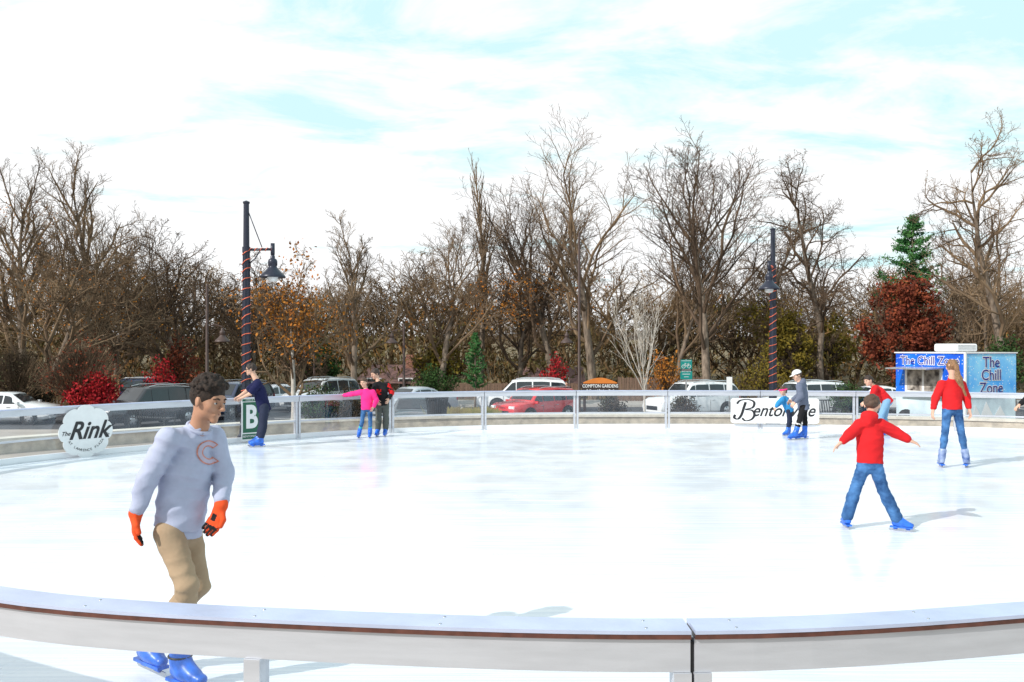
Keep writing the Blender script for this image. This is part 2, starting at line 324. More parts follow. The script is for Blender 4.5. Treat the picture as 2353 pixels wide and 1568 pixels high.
    for sg in (-1,1):
        S.ell(q(sg*.145,.40,.03),(R,F,U),(.075*hs,.07*hs,.05*hs),.015,True); S.ell(q(sg*.335,-.03,-.01),(nrm(R*sg-F*.35),nrm(F+R*sg*.35),U),(.035*hs,.075*hs,.12*hs),.012)
    body,_,_=S.obj('body',hb,SK[skin],root,O)
    if face:
        for sg in (-1,1):
            e=MB().sphere(q(sg*.14,.298,.03),.045*hs,8).build('eye',M['eyew'],root,O,True)
            MB().sphere(q(sg*.14,.325,.03),.030*hs,6).build('pupil',M['eyed'],e,O,True)
            MB().tube([q(sg*.085,.325,.045),q(sg*.14,.345,.062),q(sg*.20,.30,.045)],[.012*hs,.018*hs,.012*hs],6).build('eyelid',SK[skin],e,O,True)
            MB().tube([q(sg*.06,.355,.105),q(sg*.14,.36,.13),q(sg*.23,.29,.11)],[.014*hs,.02*hs,.008*hs],6).build('eyebrow',HR[hair[1]],root,O,True)
        MB().tube([q(-.085,.29,-.228),q(0,.345,-.228),q(.085,.29,-.228)],[.005*hs,.020*hs,.005*hs],6).build('lips',M['lip'],root,O,True)
    st,hm=hair; H=SDF(); t=.03 if st!='curly' else .012
    H.ell(q(0,-.07,.15),(R,F,U),((.335+t)*hs,(.405+t)*hs,(.365+t)*hs),.02)
    p0=q(0,.36,.25); n0=nrm(F*.52-U*.71)
    if st=='short': n0=nrm(F*.66-U*.66)
    if st=='curly': n0=nrm(F*.75-U*.62)
    if st!='curly': H.noise(.005,70,3)
    if st=='long':
        H.cone(q(0,-.28,.1),q(0,-.34,-.5),.24*hs,.2*hs,.04,(F,.6)); H.cone(q(0,-.34,-.5),q(.05,-.42,-1.0),.2*hs,.1*hs,.04,(F,.6))
    H.cut(p0,n0)
    if st=='pony':
        H.cone(q(0,-.42,.25),q(.03,-.66,.0),.13*hs,.14*hs,.03); H.cone(q(.03,-.66,0),q(.12,-.92,-.8),.15*hs,.20*hs,.03,(F,.6)); H.cone(q(.12,-.92,-.8),q(.55,-.85,-1.85),.20*hs,.05*hs,.04,(F,.6)); H.noise(.006,60,3,(1,1,.2))
    if st=='curly':
        rr=random.Random(3); H.ell(q(0,.0,.38),(R,F,U),(.27*hs,.35*hs,.20*hs),.02)
        for i in range(300):
            a=i*2.39996; zz_=1-1.15*(i/300); rad=math.sqrt(max(0,1-zz_*zz_)); x,y=math.cos(a)*rad,math.sin(a)*rad
            if y>.50 and zz_<.46: continue
            if y>.12 and zz_<.22: continue
            gr=.97+.10*rr.random() if zz_>.3 else .93
            H.ell(q(x*.365*gr,-.04+y*.43*gr,.17+zz_*.44*gr),(R,F,U),((.030+.040*rr.random())*hs*(1 if zz_>.3 else .6),)*3,.0015)
    H.obj('hair',min(hb,.007) if st!='curly' else .004,HR[hm],root,O)
    tm,add,opt=top; hem=opt.get('hem',.03); cm=opt.get('cuff'); S=SDF(); torso(S,add,.16,.88 if cm else .76)
    for s_ in 'ab': arm(S,s_,add*.9,.03*k,opt.get('short'))
    S.ops.append(('x',np.array(pel-axu*hem),np.array(-axu))) ; S.noise(opt.get('fold',.006),opt.get('ff',32),5,(1,1,1.3),True)
    if opt.get('hood'): S.cone(nk-F*.05*k-R*.05*k,nk-F*.05*k+R*.05*k,.06*k,.06*k,.03); S.cone(nk-F*.09*k,nk-F*.10*k-axu*.08*k,.07*k,.05*k,.03)
    topo,TV,TQ=S.obj(opt.get('name','sweatshirt'),hc,tm,root,O)
    if cm:
        S=SDF(); w=pel.lerp(shm,.42); S.cone(pel-axu*.2,w,.138*k*sw+add-.010,.122*k*sw+add-.010,.04,(cfo,.86)); S.cut(pel-axu*(hem+.045),-axu); S.cut(pel-axu*(hem-.02),axu); S.obj('hem_band',hc,cm,topo,O)
        na=(hc0-nk).normalized(); n1=axu.lerp(na,.4).normalized(); s1=nrm(n1.cross(cfo)); c1=nrm(s1.cross(n1))
        MB().tube([nk-axu*.012+(c1*math.cos(x)*.062+s1*math.sin(x)*.062)*k-axu*.014*math.cos(x) for x in [i*math.pi/12 for i in range(25)]],.011*k,8,False).build('collar',cm,topo,O,True)
        for s_ in 'ab':
            a_,c_=J['el'+s_],J['wr'+s_]; dd=(c_-a_).normalized(); MB().tube([c_-dd*.05,c_-dd*.035,c_-dd*.01],[.042*k,.040*k,.039*k],14).build('cuff',cm,topo,O,True)
    pm,padd,popt=pants; S=SDF(); S.cone(pel+axu*.07*k,pel+axu*.01,.128*k*sw+padd,.130*k*sw+padd,.05,(cfo,.74))
    for s_ in 'ab': leg(S,s_,padd,popt.get('e',.02),popt.get('bot',0))
    S.ops.append(('x',np.array(pel+axu*.10*k),np.array(axu))); S.noise(popt.get('fold',.005),popt.get('ff',36),9,(.8,.8,1.5),True)
    S.obj(popt.get('name','trousers'),hc,pm,root,O)
    for s_ in 'ab':
        h,fd,up,an=ft[s_]; lt=fd.cross(up); kn=J['kn'+s_]; sd=(kn-an).normalized(); S=SDF()
        S.cone(an+sd*.10*k,an-up*.01*k,.060*k,.052*k,.02); S.cone(h+fd*.045*k+up*.10*k,h+fd*.12*k+up*.095*k,.042*k,.046*k,.02)
        S.cone(h+fd*.10*k+up*.10*k,h+fd*.235*k+up*.083*k,.048*k,.036*k,.02,(up,.85)); S.cone(an,h+fd*.17*k+up*.10*k,.05*k,.04*k,.03)
        S.cut(h+up*.055*k,-up); bo,_,_=S.obj('skate',min(hc,.009),boot2 or M['bootblue'],root,O)
        R3=Matrix((fd,lt,up)).transposed()
        b=MB(); b.box(h+fd*.12*k+up*.05*k,(.27*k,.07*k,.018*k),R3); b.box(h+fd*.05*k+up*.035*k,(.05*k,.02*k,.03*k),R3); b.box(h+fd*.2*k+up*.035*k,(.05*k,.02*k,.03*k),R3)
        b.build('sole_plate',M['bootblue'],bo,O)
        pf=[(-.03,.028),(-.03,.010),(-.01,.002),(.24,.002),(.275,.012),(.28,.03)]
        vs=[]; 
        for yy in (-.003,.003): vs+=[h+fd*x*k+up*z*k+lt*yy for x,z in pf]
        MB().add(vs,[(5,4,3,2,1,0),(6,7,8,9,10,11)]+[(i,(i+1)%6,(i+1)%6+6,i+6) for i in range(6)]).build('blade',M['steel'],bo,O)
        if hc<.012:
            for q1 in (.02,.075): MB().tube([an+sd*q1+(fd*math.cos(x)*.062+lt*math.sin(x)*.062)*k for x in [i*math.pi/8 for i in range(17)]],.006,6,False).build('strap',M['black'],bo,O,True)
        if warm:
            S=SDF(); S.cone(an+sd*.05*k,an+sd*.2*k,.05*k,.056*k,.01); S.obj('leg_warmer',hc,warm,root,O)
        if gloves:
            S=SDF(); dv,n,th,cu=J['hd'+s_]; w=J['wr'+s_]; b=J['el'+s_]; S.cone(w-(w-b).normalized()*.03,w,.036,.038,.02); hand(S,w,dv,n,th,k*1.04,.006,cu)
            V,Q=S.mesh('g',.0045); me=npmesh('glove',V-np.array(O),Q,True); g=link('glove',me,[gloves[0],gloves[1]],root)
            nn=nrm(n); dvn=nrm(dv); ln=dvn.cross(nn); fl=[]
            for p in me.polygons:
                c=Vector(p.center)+O-w; al=c.dot(dvn); la=c.dot(ln); fl.append(1 if (p.normal.dot(nn)>.45 and al>.115) or (p.normal.dot(nn)>.5 and .05<al<.09 and abs(la)<.016) or (al>.17 and p.normal.dot(nn)>-.1) else 0)
            me.polygons.foreach_set('material_index',fl)
    if extras: extras(root,O,q,J,(TV,TQ),topo,(R,F,U),hs,k)
    return root
def decal(root,O,name,m,TV,TQ,center,rt,up,n,quads,off=.004):
    bv=BVHTree.FromPolygons([tuple(v) for v in TV.tolist()],[tuple(q) for q in TQ.tolist()]); vs=[];fs=[]
    for qd in quads:
        idx=[]
        for (x,y) in qd:
            p=center+rt*x+up*y+n*.25; h=bv.ray_cast(p,-n,.6)[0]
            idx.append(len(vs)); vs.append((h if h else center+rt*x+up*y)+n*off)
        fs.append(tuple(idx))
    return MB().add(vs,fs).build(name,m,root,O)
# ---------------------------------------------------------------- rink curve
ctrl=[(.63,3.27),(1.9,3.47),(5,4.35),(9,5.9),(13,8.4),(15.4,12.3),(14.4,16.8),(11.2,19.9),(8.2,20.85),(5.3,21.2),(1.45,21.2),(-1.2,20.7),(-3.5,19.6),(-5.3,18.05),(-7.0,16.2),(-8.1,14.5),(-8.75,12),(-8.3,9),(-6.6,6.6),(-4.5,4.95),(-2.05,3.69),(-.99,3.42)]
cp=[]
nC=len(ctrl)
for i in range(nC):
    p0,p1,p2,p3=[Vector(ctrl[(i+j)%nC]) for j in (-1,0,1,2)]
    a=(p2-p1).length
    for t in [j/24 for j in range(24)]:
        m1=(p2-p0)/((p2-p1).length+(p1-p0).length)*a; m2=(p3-p1)/((p3-p2).length+(p2-p1).length)*a
        cp.append((2*t**3-3*t*t+1)*p1+(t**3-2*t*t+t)*m1+(-2*t**3+3*t*t)*p2+(t**3-t*t)*m2)
S_=[0]
for i in range(len(cp)): S_.append(S_[-1]+(cp[(i+1)%len(cp)]-cp[i]).length)
PER=S_[-1]; Sa=np.array(S_); cx_=np.array([c.x for c in cp]+[cp[0].x]); cy_=np.array([c.y for c in cp]+[cp[0].y])
def cpt(s): s=s%PER; return Vector((float(np.interp(s,Sa,cx_)),float(np.interp(s,Sa,cy_))))
def cfr(s):
    p=cpt(s); t=(cpt(s+.15)-cpt(s-.15)).normalized(); return p,t,Vector((t.y,-t.x))
def sweep(mb,s0,s1,o0,o1,z0,z1,step=.22):
    n=max(1,int(math.ceil((s1-s0)/step))); vs=[]
    for i in range(n+1):
        p,t,nn=cfr(s0+(s1-s0)*i/n)
        for o,z in ((o0,z0),(o1,z0),(o1,z1),(o0,z1)): q=p+nn*o; vs.append((q.x,q.y,z))
    fs=[(i*4+j,(i+1)*4+j,(i+1)*4+(j+1)%4,i*4+(j+1)%4) for i in range(n) for j in range(4)]+[(0,1,2,3),(n*4+3,n*4+2,n*4+1,n*4)]
    return mb.add(vs,fs)
# setting
ys=[-400,-60,0,10,24.5,27,30,33,36,45,54,59,64,75,90,100,120,160,250,400,1200,2500]; xs=[-2500,-600,-200,-100,-50,-20,0,20,50,100,200,600,2500]
mb=MB(); mb.add([(x,y,ground(y)-.02) for y in ys for x in xs],[(j*len(xs)+i,j*len(xs)+i+1,(j+1)*len(xs)+i+1,(j+1)*len(xs)+i) for j in range(len(ys)-1) for i in range(len(xs)-1)])
tag(mb.build('ground',M['soil']),kind='structure')
tag(MB().add([(-60,-30,-.305),(60,-30,-.305),(60,24.4,-.305),(-60,24.4,-.305)],[(0,1,2,3)]).build('plaza',M['plaza']),kind='structure')
tag(MB().add([(-90,36.2,-1.6),(90,36.2,-1.6),(90,53.8,-1.6),(-90,53.8,-1.6)],[(0,1,2,3)]).build('road',M['asphalt']),kind='structure')
mb=MB()
for i in range(-16,17): mb.box((i*5.2,45,-1.594),(2.6,.12,.004))
for i in range(-25,26): mb.box((i*2.9,51,-1.594),(.1,4.6,.004))
tag(mb.build('road_markings',M['paint']),kind='structure')
mb=MB().box((0,36.1,-1.54),(180,.2,.15)).box((0,54,-1.54),(180,.25,.15)); tag(mb.build('kerb',M['kerb']),kind='structure')
tag(MB().add([(-90,54.2,-1.50),(90,54.2,-1.50),(90,56.5,-1.34),(-90,56.5,-1.34)],[(0,1,2,3)]).build('sidewalk',M['kerb']),kind='structure')
st=cp[::3]; k_=len(st)
mb=MB(); top=[(p.x,p.y,0) for p in st]; mb.add([(3,12,0)]+top,[(0,i+1,(i+1)%k_+1) for i in range(k_)])
tag(mb.build('ice',M['ice']),kind='structure')
mb=MB(); sweep(mb,0,PER,.003,.16,-.31,.012,.3); tag(mb.build('rink_edge',M['kick']),kind='structure')
xsH=list(range(-260,261,8)); vs=[]; 
for x in xsH: 
    hgt=3.2+1.2*math.sin(x*.031+1)+.6*math.sin(x*.11); vs+=[(x,150,-2),(x,156,hgt),(x,220,hgt+1)]
fs=[]
for i in range(len(xsH)-1): a=i*3; fs+=[(a,a+3,a+4,a+1),(a+1,a+4,a+5,a+2)]
tag(MB().add(vs,fs).build('hills',M['hill'],smooth=True),kind='structure')
# barrier panels
def px_of(p): return CX+FL*p.x/p.y
far=[s for s in np.arange(0,PER,.02) if cpt(s).y>10]
def s_at(px): return min(far,key=lambda s:abs(px_of(cpt(s))-px))
sfar=s_at(1323)
def panel(s0,s1,label,group,mid=False):
    pc=cpt((s0+s1)/2); r=empty('barrier_panel',(pc.x,pc.y,0),0,label,'barrier',group); O=r.location; g=.007
    b0=.735 if mid else .765
    sweep(MB(),s0+g,s1-g,-.06,.09,.872,.885).build('cap_rail',M['alucap_sky'],r,O)
    sweep(MB(),s0+g,s1-g,-.045 if not mid else .0,.072,b0,.853).build('top_beam',M['alu'],r,O)
    sweep(MB(),s0+g,s1-g,-.057,.087,.854,.871).build('trim_strip',M['brown' if mid else 'alu'],r,O)
    sweep(MB(),s0+g+.05,s1-g-.05,.01,.055,.345,.378).build('middle_rail',M['alu'],r,O)
    sweep(MB(),s0+g,s1-g,.0,.065,.013,.10).build('kick_rail',M['kick'],r,O)
    sweep(MB(),s0+.05,s1-.05,.028,.034,.10,b0).build('clear_pane',M['panel'],r,O)
    for sp in [s0+.035,s1-.035]+([(s0+s1)/2] if mid else []):
        p,t,nn=cfr(sp); R3=Matrix(((t.x,nn.x,0),(t.y,nn.y,0),(0,0,1))); w=.045 if not mid else .062; z1=b0-.001
        c=p+nn*.04; MB().box((c.x,c.y,(z1-.21)/2),(w,.085,z1+.21),R3).build('post',M['alu'],r,O)
    if mid:
        for f in [.05,.28,.5,.72,.95]:
            for o in (-.03,.055):
                p,t,nn=cfr(s0+(s1-s0)*f); q=p+nn*o; MB().lathe([(.006,0),(.005,.002),(.0001,.003)],(q.x,q.y,.885),8).build('bolt',M['steel'],r,O,True)
    return r
panel(0,3.15,'near barrier section right of the dark seam','nearest barrier sections',True)
panel(-3.15,0,'near barrier section with middle post left of the dark seam','nearest barrier sections',True)
s0=3.15; s1=sfar; nn_=int(round((s1-s0)/2.08)); ds=(s1-s0)/nn_
for i in range(nn_): panel(s0+i*ds,s0+(i+1)*ds,'aluminium framed clear barrier panel further round the rink','clear barrier panels round the ice')
s0=sfar; s1=PER-3.15; nn_=int(round((s1-s0)/2.08)); ds=(s1-s0)/nn_
for i in range(nn_): panel(s0+i*ds,s0+(i+1)*ds,'aluminium framed clear barrier panel further round the rink','clear barrier panels round the ice')
mb=MB(); p,t,nn=cfr(0); mb.box((p.x+nn.x*.04,p.y+nn.y*.04,.42),(.010,.05,.84)); tag(mb.build('seam_gasket',M['rubber']),'black rubber gasket between the two near barrier sections','gasket')
# fence signs
def fence_sign(px,name,label,inset=-.02):
    s=s_at(px); p,t,nn=cfr(s); q=p+nn*inset; rt=-t; rz=math.atan2(rt.y,rt.x)
    return empty(name,(q.x,q.y,0),rz,label,'sign')
r=fence_sign(191,'oval_rink_sign','white ornate rink sign with black script lettering on the left barrier',-.085)
o=[]
for i in range(128):
    a=2*math.pi*i/128; q=.90+.12*abs(math.cos(4*a))**.6; sq=(abs(math.cos(a))**2.2+abs(math.sin(a))**2.2)**(-1/2.2)
    o.append((.47*q*sq*math.cos(a)*(1-.12*abs(math.sin(a))**2),.44+.465*q*sq*math.sin(a)*.96))
MB().poly(o,-.012,0).build('sign_board',M['white'],r)
mb=MB(); text(mb,'Rink',.42,.04,.45,-.017,.4,.022,sx=.93); text(mb,'The',.10,-.36,.42,-.017,.4,.010); text(mb,'in',.08,.38,.37,-.017,.4,.008)
mb.build('script_lettering',M['black'],r)
mb=MB()
for i,ch in enumerate('AT LAWRENCE PLAZA'):
    a=math.radians(-90+(i-8)*7.0); text(mb,ch,.06,.44*math.cos(a)*.8,.48+.36*math.sin(a),-.017,0,.002,rot=a+math.pi/2)
mb.build('arched_lettering',M['black'],r)
r=fence_sign(572,'green_letter_sign','white and green banner with large letter B beside the man in navy',-.085)
MB().box((0,-.004,.46),(.42,.008,.84)).build('sign_board',M['white'],r)
mb=MB().box((0,-.011,.50),(.36,.004,.60)).box((0,-.011,.125),(.38,.004,.10)).box((0,-.011,.84),(.38,.004,.045)); mb.build('green_field',M['greenp'],r)
mb=MB(); text(mb,'B',.62,0,.49,-.017,0,.035,sx=.75); text(mb,'BENTONVILLE',.058,0,.127,-.017,0,.002); text(mb,'PARKS & REC',.042,0,.842,-.017); mb.build('sign_lettering',M['white'],r)
r=fence_sign(1779,'long_white_banner','long white banner with black script lettering on the far barrier',-.085)
hw,hh=1.0,.29
pts=[]
for cxx,czz,a0 in ((hw-.07,.42+hh-.07,0),(-hw+.07,.42+hh-.07,90),(-hw+.07,.42-hh+.07,180),(hw-.07,.42-hh+.07,270)):
    for a in range(0,91,15): pts.append((cxx+.07*math.cos(math.radians(a0+a)),czz+.07*math.sin(math.radians(a0+a))))
MB().poly(pts,-.012,0).build('sign_board',M['white'],r)
mb=MB(); text(mb,'entonville',.40,.18,.42,-.017,.4,.012,sx=.90)
def stroke(mb,pts,w):
    vs=[];n=len(pts)
    for i,(x,z) in enumerate(pts):
        a=pts[max(0,i-1)]; b=pts[min(n-1,i+1)]; dx,dz=b[0]-a[0],b[1]-a[1]; l=math.hypot(dx,dz) or 1; ww=w*(.45+.9*abs(dz)/l)
        vs+=[(x-dz/l*ww,-.018,z+dx/l*ww),(x+dz/l*ww,-.018,z-dx/l*ww)]
    mb.add(vs,[(2*i,2*i+1,2*i+3,2*i+2) for i in range(n-1)])
def sm(c,n=8):
    o=[]
    for i in range(len(c)-1):
        p0,p1,p2,p3=[c[min(max(i+j,0),len(c)-1)] for j in (-1,0,1,2)]
        for j in range(n):
            t=j/n; o.append(tuple(.5*(2*p1[q]+(p2[q]-p0[q])*t+(2*p0[q]-5*p1[q]+4*p2[q]-p3[q])*t*t+(3*p1[q]-p0[q]-3*p2[q]+p3[q])*t**3) for q in (0,1)))
    return o+[c[-1]]
stroke(mb,sm([(-.66,.62),(-.70,.5),(-.76,.32),(-.84,.23),(-.92,.26),(-.90,.33)]),.022)
stroke(mb,sm([(-.86,.58),(-.78,.66),(-.60,.68),(-.47,.62),(-.50,.50),(-.66,.45),(-.52,.43),(-.46,.34),(-.52,.23),(-.66,.19),(-.74,.25)]),.02)
mb.build('script_lettering',M['black'],r)
# low stone wall
mb=MB(); mc=MB(); sA=s_at(2352)-6; sB=s_at(5)+5
rw=empty('stone_wall',(3,25.5,-.4),0,'low cream stone wall curving round the rink beyond the barrier','wall')
sweep(mb,sA,sB,4.3,4.65,-.75,-.06,.4); sweep(mc,sA,sB,4.26,4.70,-.058,.01,.4); mb.build('wall_body',M['stone'],rw,rw.location); mc.build('coping',M['stonecap'],rw,rw.location)
# ---------------------------------------------------------------- lamp posts
def lamp_shape(): return [(.001,.52),(.035,.50),(.05,.46),(.05,.42),(.085,.40),(.10,.36),(.10,.27),(.085,.25),(.10,.22),(.15,.16),(.24,.075),(.275,.03),(.275,.0),(.26,.0),(.14,.10),(.001,.12)]
def big_lamp(px,d,ad,label):
    p=P(px,800,d); gz=ground(d); r=empty('street_lamp',(p.x,p.y,gz),0,label,'street lamp','tall dark lamp posts wrapped in red garland'); H=5.07-gz; za=4.02-gz
    mb=MB(); prof=[(.001,0),(.19,0),(.19,.25),(.15,.3),(.13,.6)]+[(.10-.04*i/8,.7+(H-.75)*i/8) for i in range(9)]+[(.075,H-.03),(.075,H),(.001,H+.03)]
    mb.lathe(prof,n=14)
    for i in range(8):
        a=i*math.pi/4; mb.tube([(math.cos(a)*.099,math.sin(a)*.099,.7),(math.cos(a)*.07,math.sin(a)*.07,za)],.011,4)
    mb.build('pole',M['navypole'],r,smooth=False)
    a=nrm(Vector(ad)); L=.62
    mb=MB(); mb.tube([(0,0,za),a*L+Vector((0,0,za))],.028,8); mb.tube([Vector((0,0,H-.1)),a*.36+Vector((0,0,za+.05))],.012,6); mb.tube([a*L*.98+Vector((0,0,za-.12)),a*L*.98+Vector((0,0,za+.13))],.045,10)
    mb.tube([Vector((0,0,za-.35)),a*.2+Vector((0,0,za-.2)),a*.33+Vector((0,0,za))],.014,6); mb.lathe([(.09,za-.06),(.09,za+.06)],n=12); mb.build('arm',M['navypole'],r,smooth=True)
    c=a*L*.98+Vector((0,0,za-.62)); lm=MB().lathe(lamp_shape(),c,24).build('lamp_shade',M['navypole'],r,smooth=True)
    MB().lathe([(.001,-.09),(.08,-.085),(.11,-.04),(.12,.02),(.12,.09)],c,16).build('lens',M['lens'],lm,smooth=True)
    mb=MB(); pts=[]; n=17*14
    for i in range(n+1):
        f=i/n; z=.9+(za-.9)*f; rr=.10-.035*(z-.7)/(H-.7)+.012; an=2*math.pi*i/14+.25*math.sin(i*.9); pts.append((math.cos(an)*rr,math.sin(an)*rr,z+.02*math.sin(i*.37)))
    mb.tube(pts,.0095,5); mb.tube([a*L*i/24+Vector((0,0,za))+Vector((0,0,.036)).cross(a)*math.sin(i*1.3)+Vector((0,0,.036*math.cos(i*1.3))) for i in range(25)],.008,5)
    mb.build('garland',M['red'],r,smooth=True)
big_lamp(566,20,(1,-.15,0),'tall dark lamp post with red garland behind the man in navy')
big_lamp(1776,24.5,(-.42,-.9,0),'tall dark lamp post with red garland behind the long white banner')
def small_lamp(px,d,topy,sd,label):
    p=P(px,topy,d); gz=ground(d); r=empty('small_street_lamp',(p.x,p.y,gz),0,label,'street lamp','brown street lamps among the trees'); H=p.z-gz
    zl=min(H-.1,4.3)
    MB().lathe([(.12,0),(.12,.4),(.075,.5),(.055,H-.05),(.05,H),(.001,H+.02)],n=10).build('pole',M['brownpole'],r,smooth=True)
    MB().tube([(0,0,zl),(sd*.3,0,zl+.1),(sd*.6,0,zl)],.03,6).build('arm',M['brownpole'],r)
    MB().lathe([(q[0]*1.1,q[1]*1.1) for q in lamp_shape()],(sd*.6,0,zl-.6),16).build('lamp_shade',M['brownpole'],r,smooth=True)
small_lamp(476,36,655,1,'brown street lamp left of the tall lamp post')
small_lamp(928,46,745,-1,'slim brown street lamp above the silver sedan')
small_lamp(1331,44,535,-1,'tall brown street lamp beside the garden sign')
small_lamp(722,56,800,-1,'short brown street lamp behind the orange leaved tree')
# ---------------------------------------------------------------- trees
class TB:
    __slots__=('v','f','n')
    def __init__(s): s.v=[]; s.f=[]; s.n=0
    def tube(s,pts,rad,sides):
        x0,y0,z0=pts[0]; x1,y1,z1=pts[-1]; dx,dy,dz=x1-x0,y1-y0,z1-z0; l=math.sqrt(dx*dx+dy*dy+dz*dz) or 1; dx/=l;dy/=l;dz/=l
        if abs(dz)<.9: ux,uy,uz=-dy,dx,0
        else: ux,uy,uz=0,-dz,dy
        l=math.sqrt(ux*ux+uy*uy+uz*uz) or 1; ux/=l;uy/=l;uz/=l; wx,wy,wz=dy*uz-dz*uy,dz*ux-dx*uz,dx*uy-dy*ux
        cs=[(math.cos(2*math.pi*j/sides),math.sin(2*math.pi*j/sides)) for j in range(sides)]; b=s.n
        for (x,y,z),r in zip(pts,rad):
            for c,q in cs: s.v.append((x+(ux*c+wx*q)*r,y+(uy*c+wy*q)*r,z+(uz*c+wz*q)*r))
        for i in range(len(pts)-1):
            for j in range(sides):
                k=(j+1)%sides; s.f.append((b+i*sides+j,b+i*sides+k,b+(i+1)*sides+k,b+(i+1)*sides+j))
        s.n+=len(pts)*sides
STY={
 'vase':dict(tr=.72,t0=.25,nc=(13,9,7,5),ang=(.65,.6,.65,.7),ra=(.66,.52,.48,.42),wob=.13,trop=.10),
 'upright':dict(tr=.88,t0=.2,nc=(18,8,7,4),ang=(.7,.6,.6,.7),ra=(.40,.45,.48,.45),wob=.10,trop=.12),
 'wide':dict(tr=.45,t0=.2,nc=(13,9,7,5),ang=(.9,.75,.7,.8),ra=(.95,.50,.46,.42),wob=.18,trop=.05),
 'poplar':dict(tr=.95,t0=.3,nc=(30,5,3,0),ang=(.28,.3,.4,.5),ra=(.24,.4,.4,.4),wob=.05,trop=.22),
 'gnarl':dict(tr=.85,t0=.3,nc=(15,8,7,5),ang=(.95,.75,.8,.8),ra=(.38,.5,.48,.42),wob=.26,trop=.07),
 'young':dict(tr=.5,t0=.3,nc=(13,6,4,2),ang=(.42,.4,.5,.5),ra=(1.1,.45,.45,.4),wob=.08,trop=.06),
 'wood':dict(tr=.6,t0=.12,nc=(14,8,7,2),ang=(.85,.7,.7,.8),ra=(.75,.50,.46,.42),wob=.18,trop=.07),
}
def gen_tree(seed,style,H,Wd,lean=0,tr_r=None,tw=1.0):
    R=random.Random(seed); S=STY[style]; tk=TB(); cr=TB(); tips=[]; r0=tr_r or H*.017; SD=(9,6,4,3,3); SG=(9,6,4,3,2)
    def br(x,y,z,dx,dy,dz,L,r,lv):
        n=SG[lv]; pts=[(x,y,z)]; dirs=[(dx,dy,dz)]; w=S['wob']*(.45 if lv==0 else 1+.25*lv); tp=S['trop']*(0 if lv==0 else 1)
        for i in range(n):
            dx+=R.gauss(0,w)+(lean*.03 if lv==0 else 0); dy+=R.gauss(0,w); dz+=R.gauss(0,w)*.6+tp; l=math.sqrt(dx*dx+dy*dy+dz*dz); dx/=l;dy/=l;dz/=l
            x+=dx*L/n;y+=dy*L/n;z+=dz*L/n; pts.append((x,y,z)); dirs.append((dx,dy,dz))
        e=.35 if lv==0 else .4; rad=[max(.006*tw,r*(1-(1-e)*i/n)) for i in range(n+1)]
        if lv==0: rad[0]*=1.35
        rd=list(rad); rd[-1]=min(rd[-1],.010*tw)
        if lv==0: rd[-2]*=.55; rd[-3]*=.8
        (tk if lv==0 else cr).tube(pts,rd,SD[lv])
        if lv>=3: tips.append(pts[-1])
        if lv>=4 or S['nc'][lv]==0: return
        nc=S['nc'][lv]; nc=max(1,int(nc*(.8+.4*R.random()))) if lv else nc
        t0=S['t0'] if lv==0 else .18; a0=R.random()*6.28
        for j in range(nc):
            t=t0+(1-t0)*(j+R.random()*.8)/nc; t=min(t,.999); q=t*n; i=int(q); f=q-i; p=[pts[i][c]+(pts[i+1][c]-pts[i][c])*f for c in range(3)]; d=Vector(dirs[i+1])
            an=S['ang'][lv]*(.75+.5*R.random())*(1-.35*t*(lv==0)); az=a0+j*2.4+R.gauss(0,.3); u=d.orthogonal().normalized(); v=d.cross(u); nd=d*math.cos(an)+(u*math.cos(az)+v*math.sin(az))*math.sin(an)
            LL=L*S['ra'][lv]*(1.15-.55*t)*(.75+.5*R.random()); rr=max(.006*tw,rad[min(i,n)]*(.6 if lv==0 else .55)*(.8+.3*R.random())); br(p[0],p[1],p[2],nd.x,nd.y,nd.z,LL,rr,lv+1)
    br(0,0,-.3,lean*.25,0,1,H*S['tr'],r0,0)
    V0=np.array(tk.v); V1=np.array(cr.v); tp=np.array(tips) if tips else np.zeros((0,3)); zt=np.percentile(V1[:,2],99.9); x0,x1=np.percentile(V1[:,0],[2.5,97.5]); sz=H/zt; sx=Wd/(x1-x0)
    def tf(A):
        if len(A)==0: return A
        A=A.copy(); A[:,2]*=sz; A[:,0]*=sx; A[:,1]*=sx; return A
    return tf(V0),np.array(tk.f),tf(V1),np.array(cr.f),tf(tp)
def leaves(pts,spread,n,size,seed,aspect=1.0):
    rg=np.random.RandomState(seed); c=pts[rg.randint(0,len(pts),n)]+rg.normal(size=(n,3))*spread; a=rg.normal(size=(n,3)); a/=np.linalg.norm(a,axis=1)[:,None]; b=np.cross(a,rg.normal(size=(n,3))); b/=np.linalg.norm(b,axis=1)[:,None]
    s=size*(.6+.8*rg.rand(n,1)); V=np.stack([c-a*s,c+b*s*aspect*.6,c+a*s,c-b*s*aspect*.6],1).reshape(-1,3); return V,np.arange(4*n).reshape(-1,4)
def tree(px,d,topy,wpx,style,seed,label,cat='tree',tm='bark',cm='twig',lean=0,leaf=None,tr_r=None,tw=1.4,name='bare_tree'):
    p=P(px,topy,d); gz=ground(d); H=p.z-gz; Wd=wpx*d/FL; a,b,c,e,tp=gen_tree(seed,style,H,Wd,lean,tr_r,tw)
    r=empty(name,(p.x,p.y,gz),0,label,cat); link('trunk',npmesh('trunk',a,b,True),M[tm],r); link('branches',npmesh('branches',c,e,False),M[cm],r)
    if leaf:
        lm,n,sz,sp,zmin,zmax,frac=leaf; q=tp[(tp[:,2]>zmin*H)&(tp[:,2]<zmax*H)]; rg=np.random.RandomState(seed); q=q[rg.rand(len(q))<frac]; V,Q=leaves(q,sp,n,sz,seed); link('foliage',npmesh('foliage',V,Q),M[lm],r)
    return (a,b,c,e)
tree(45,58,350,190,'upright',1,'tall thin bare tree at the far left edge',leaf=('orange',500,.07,.3,.3,.8,.4))
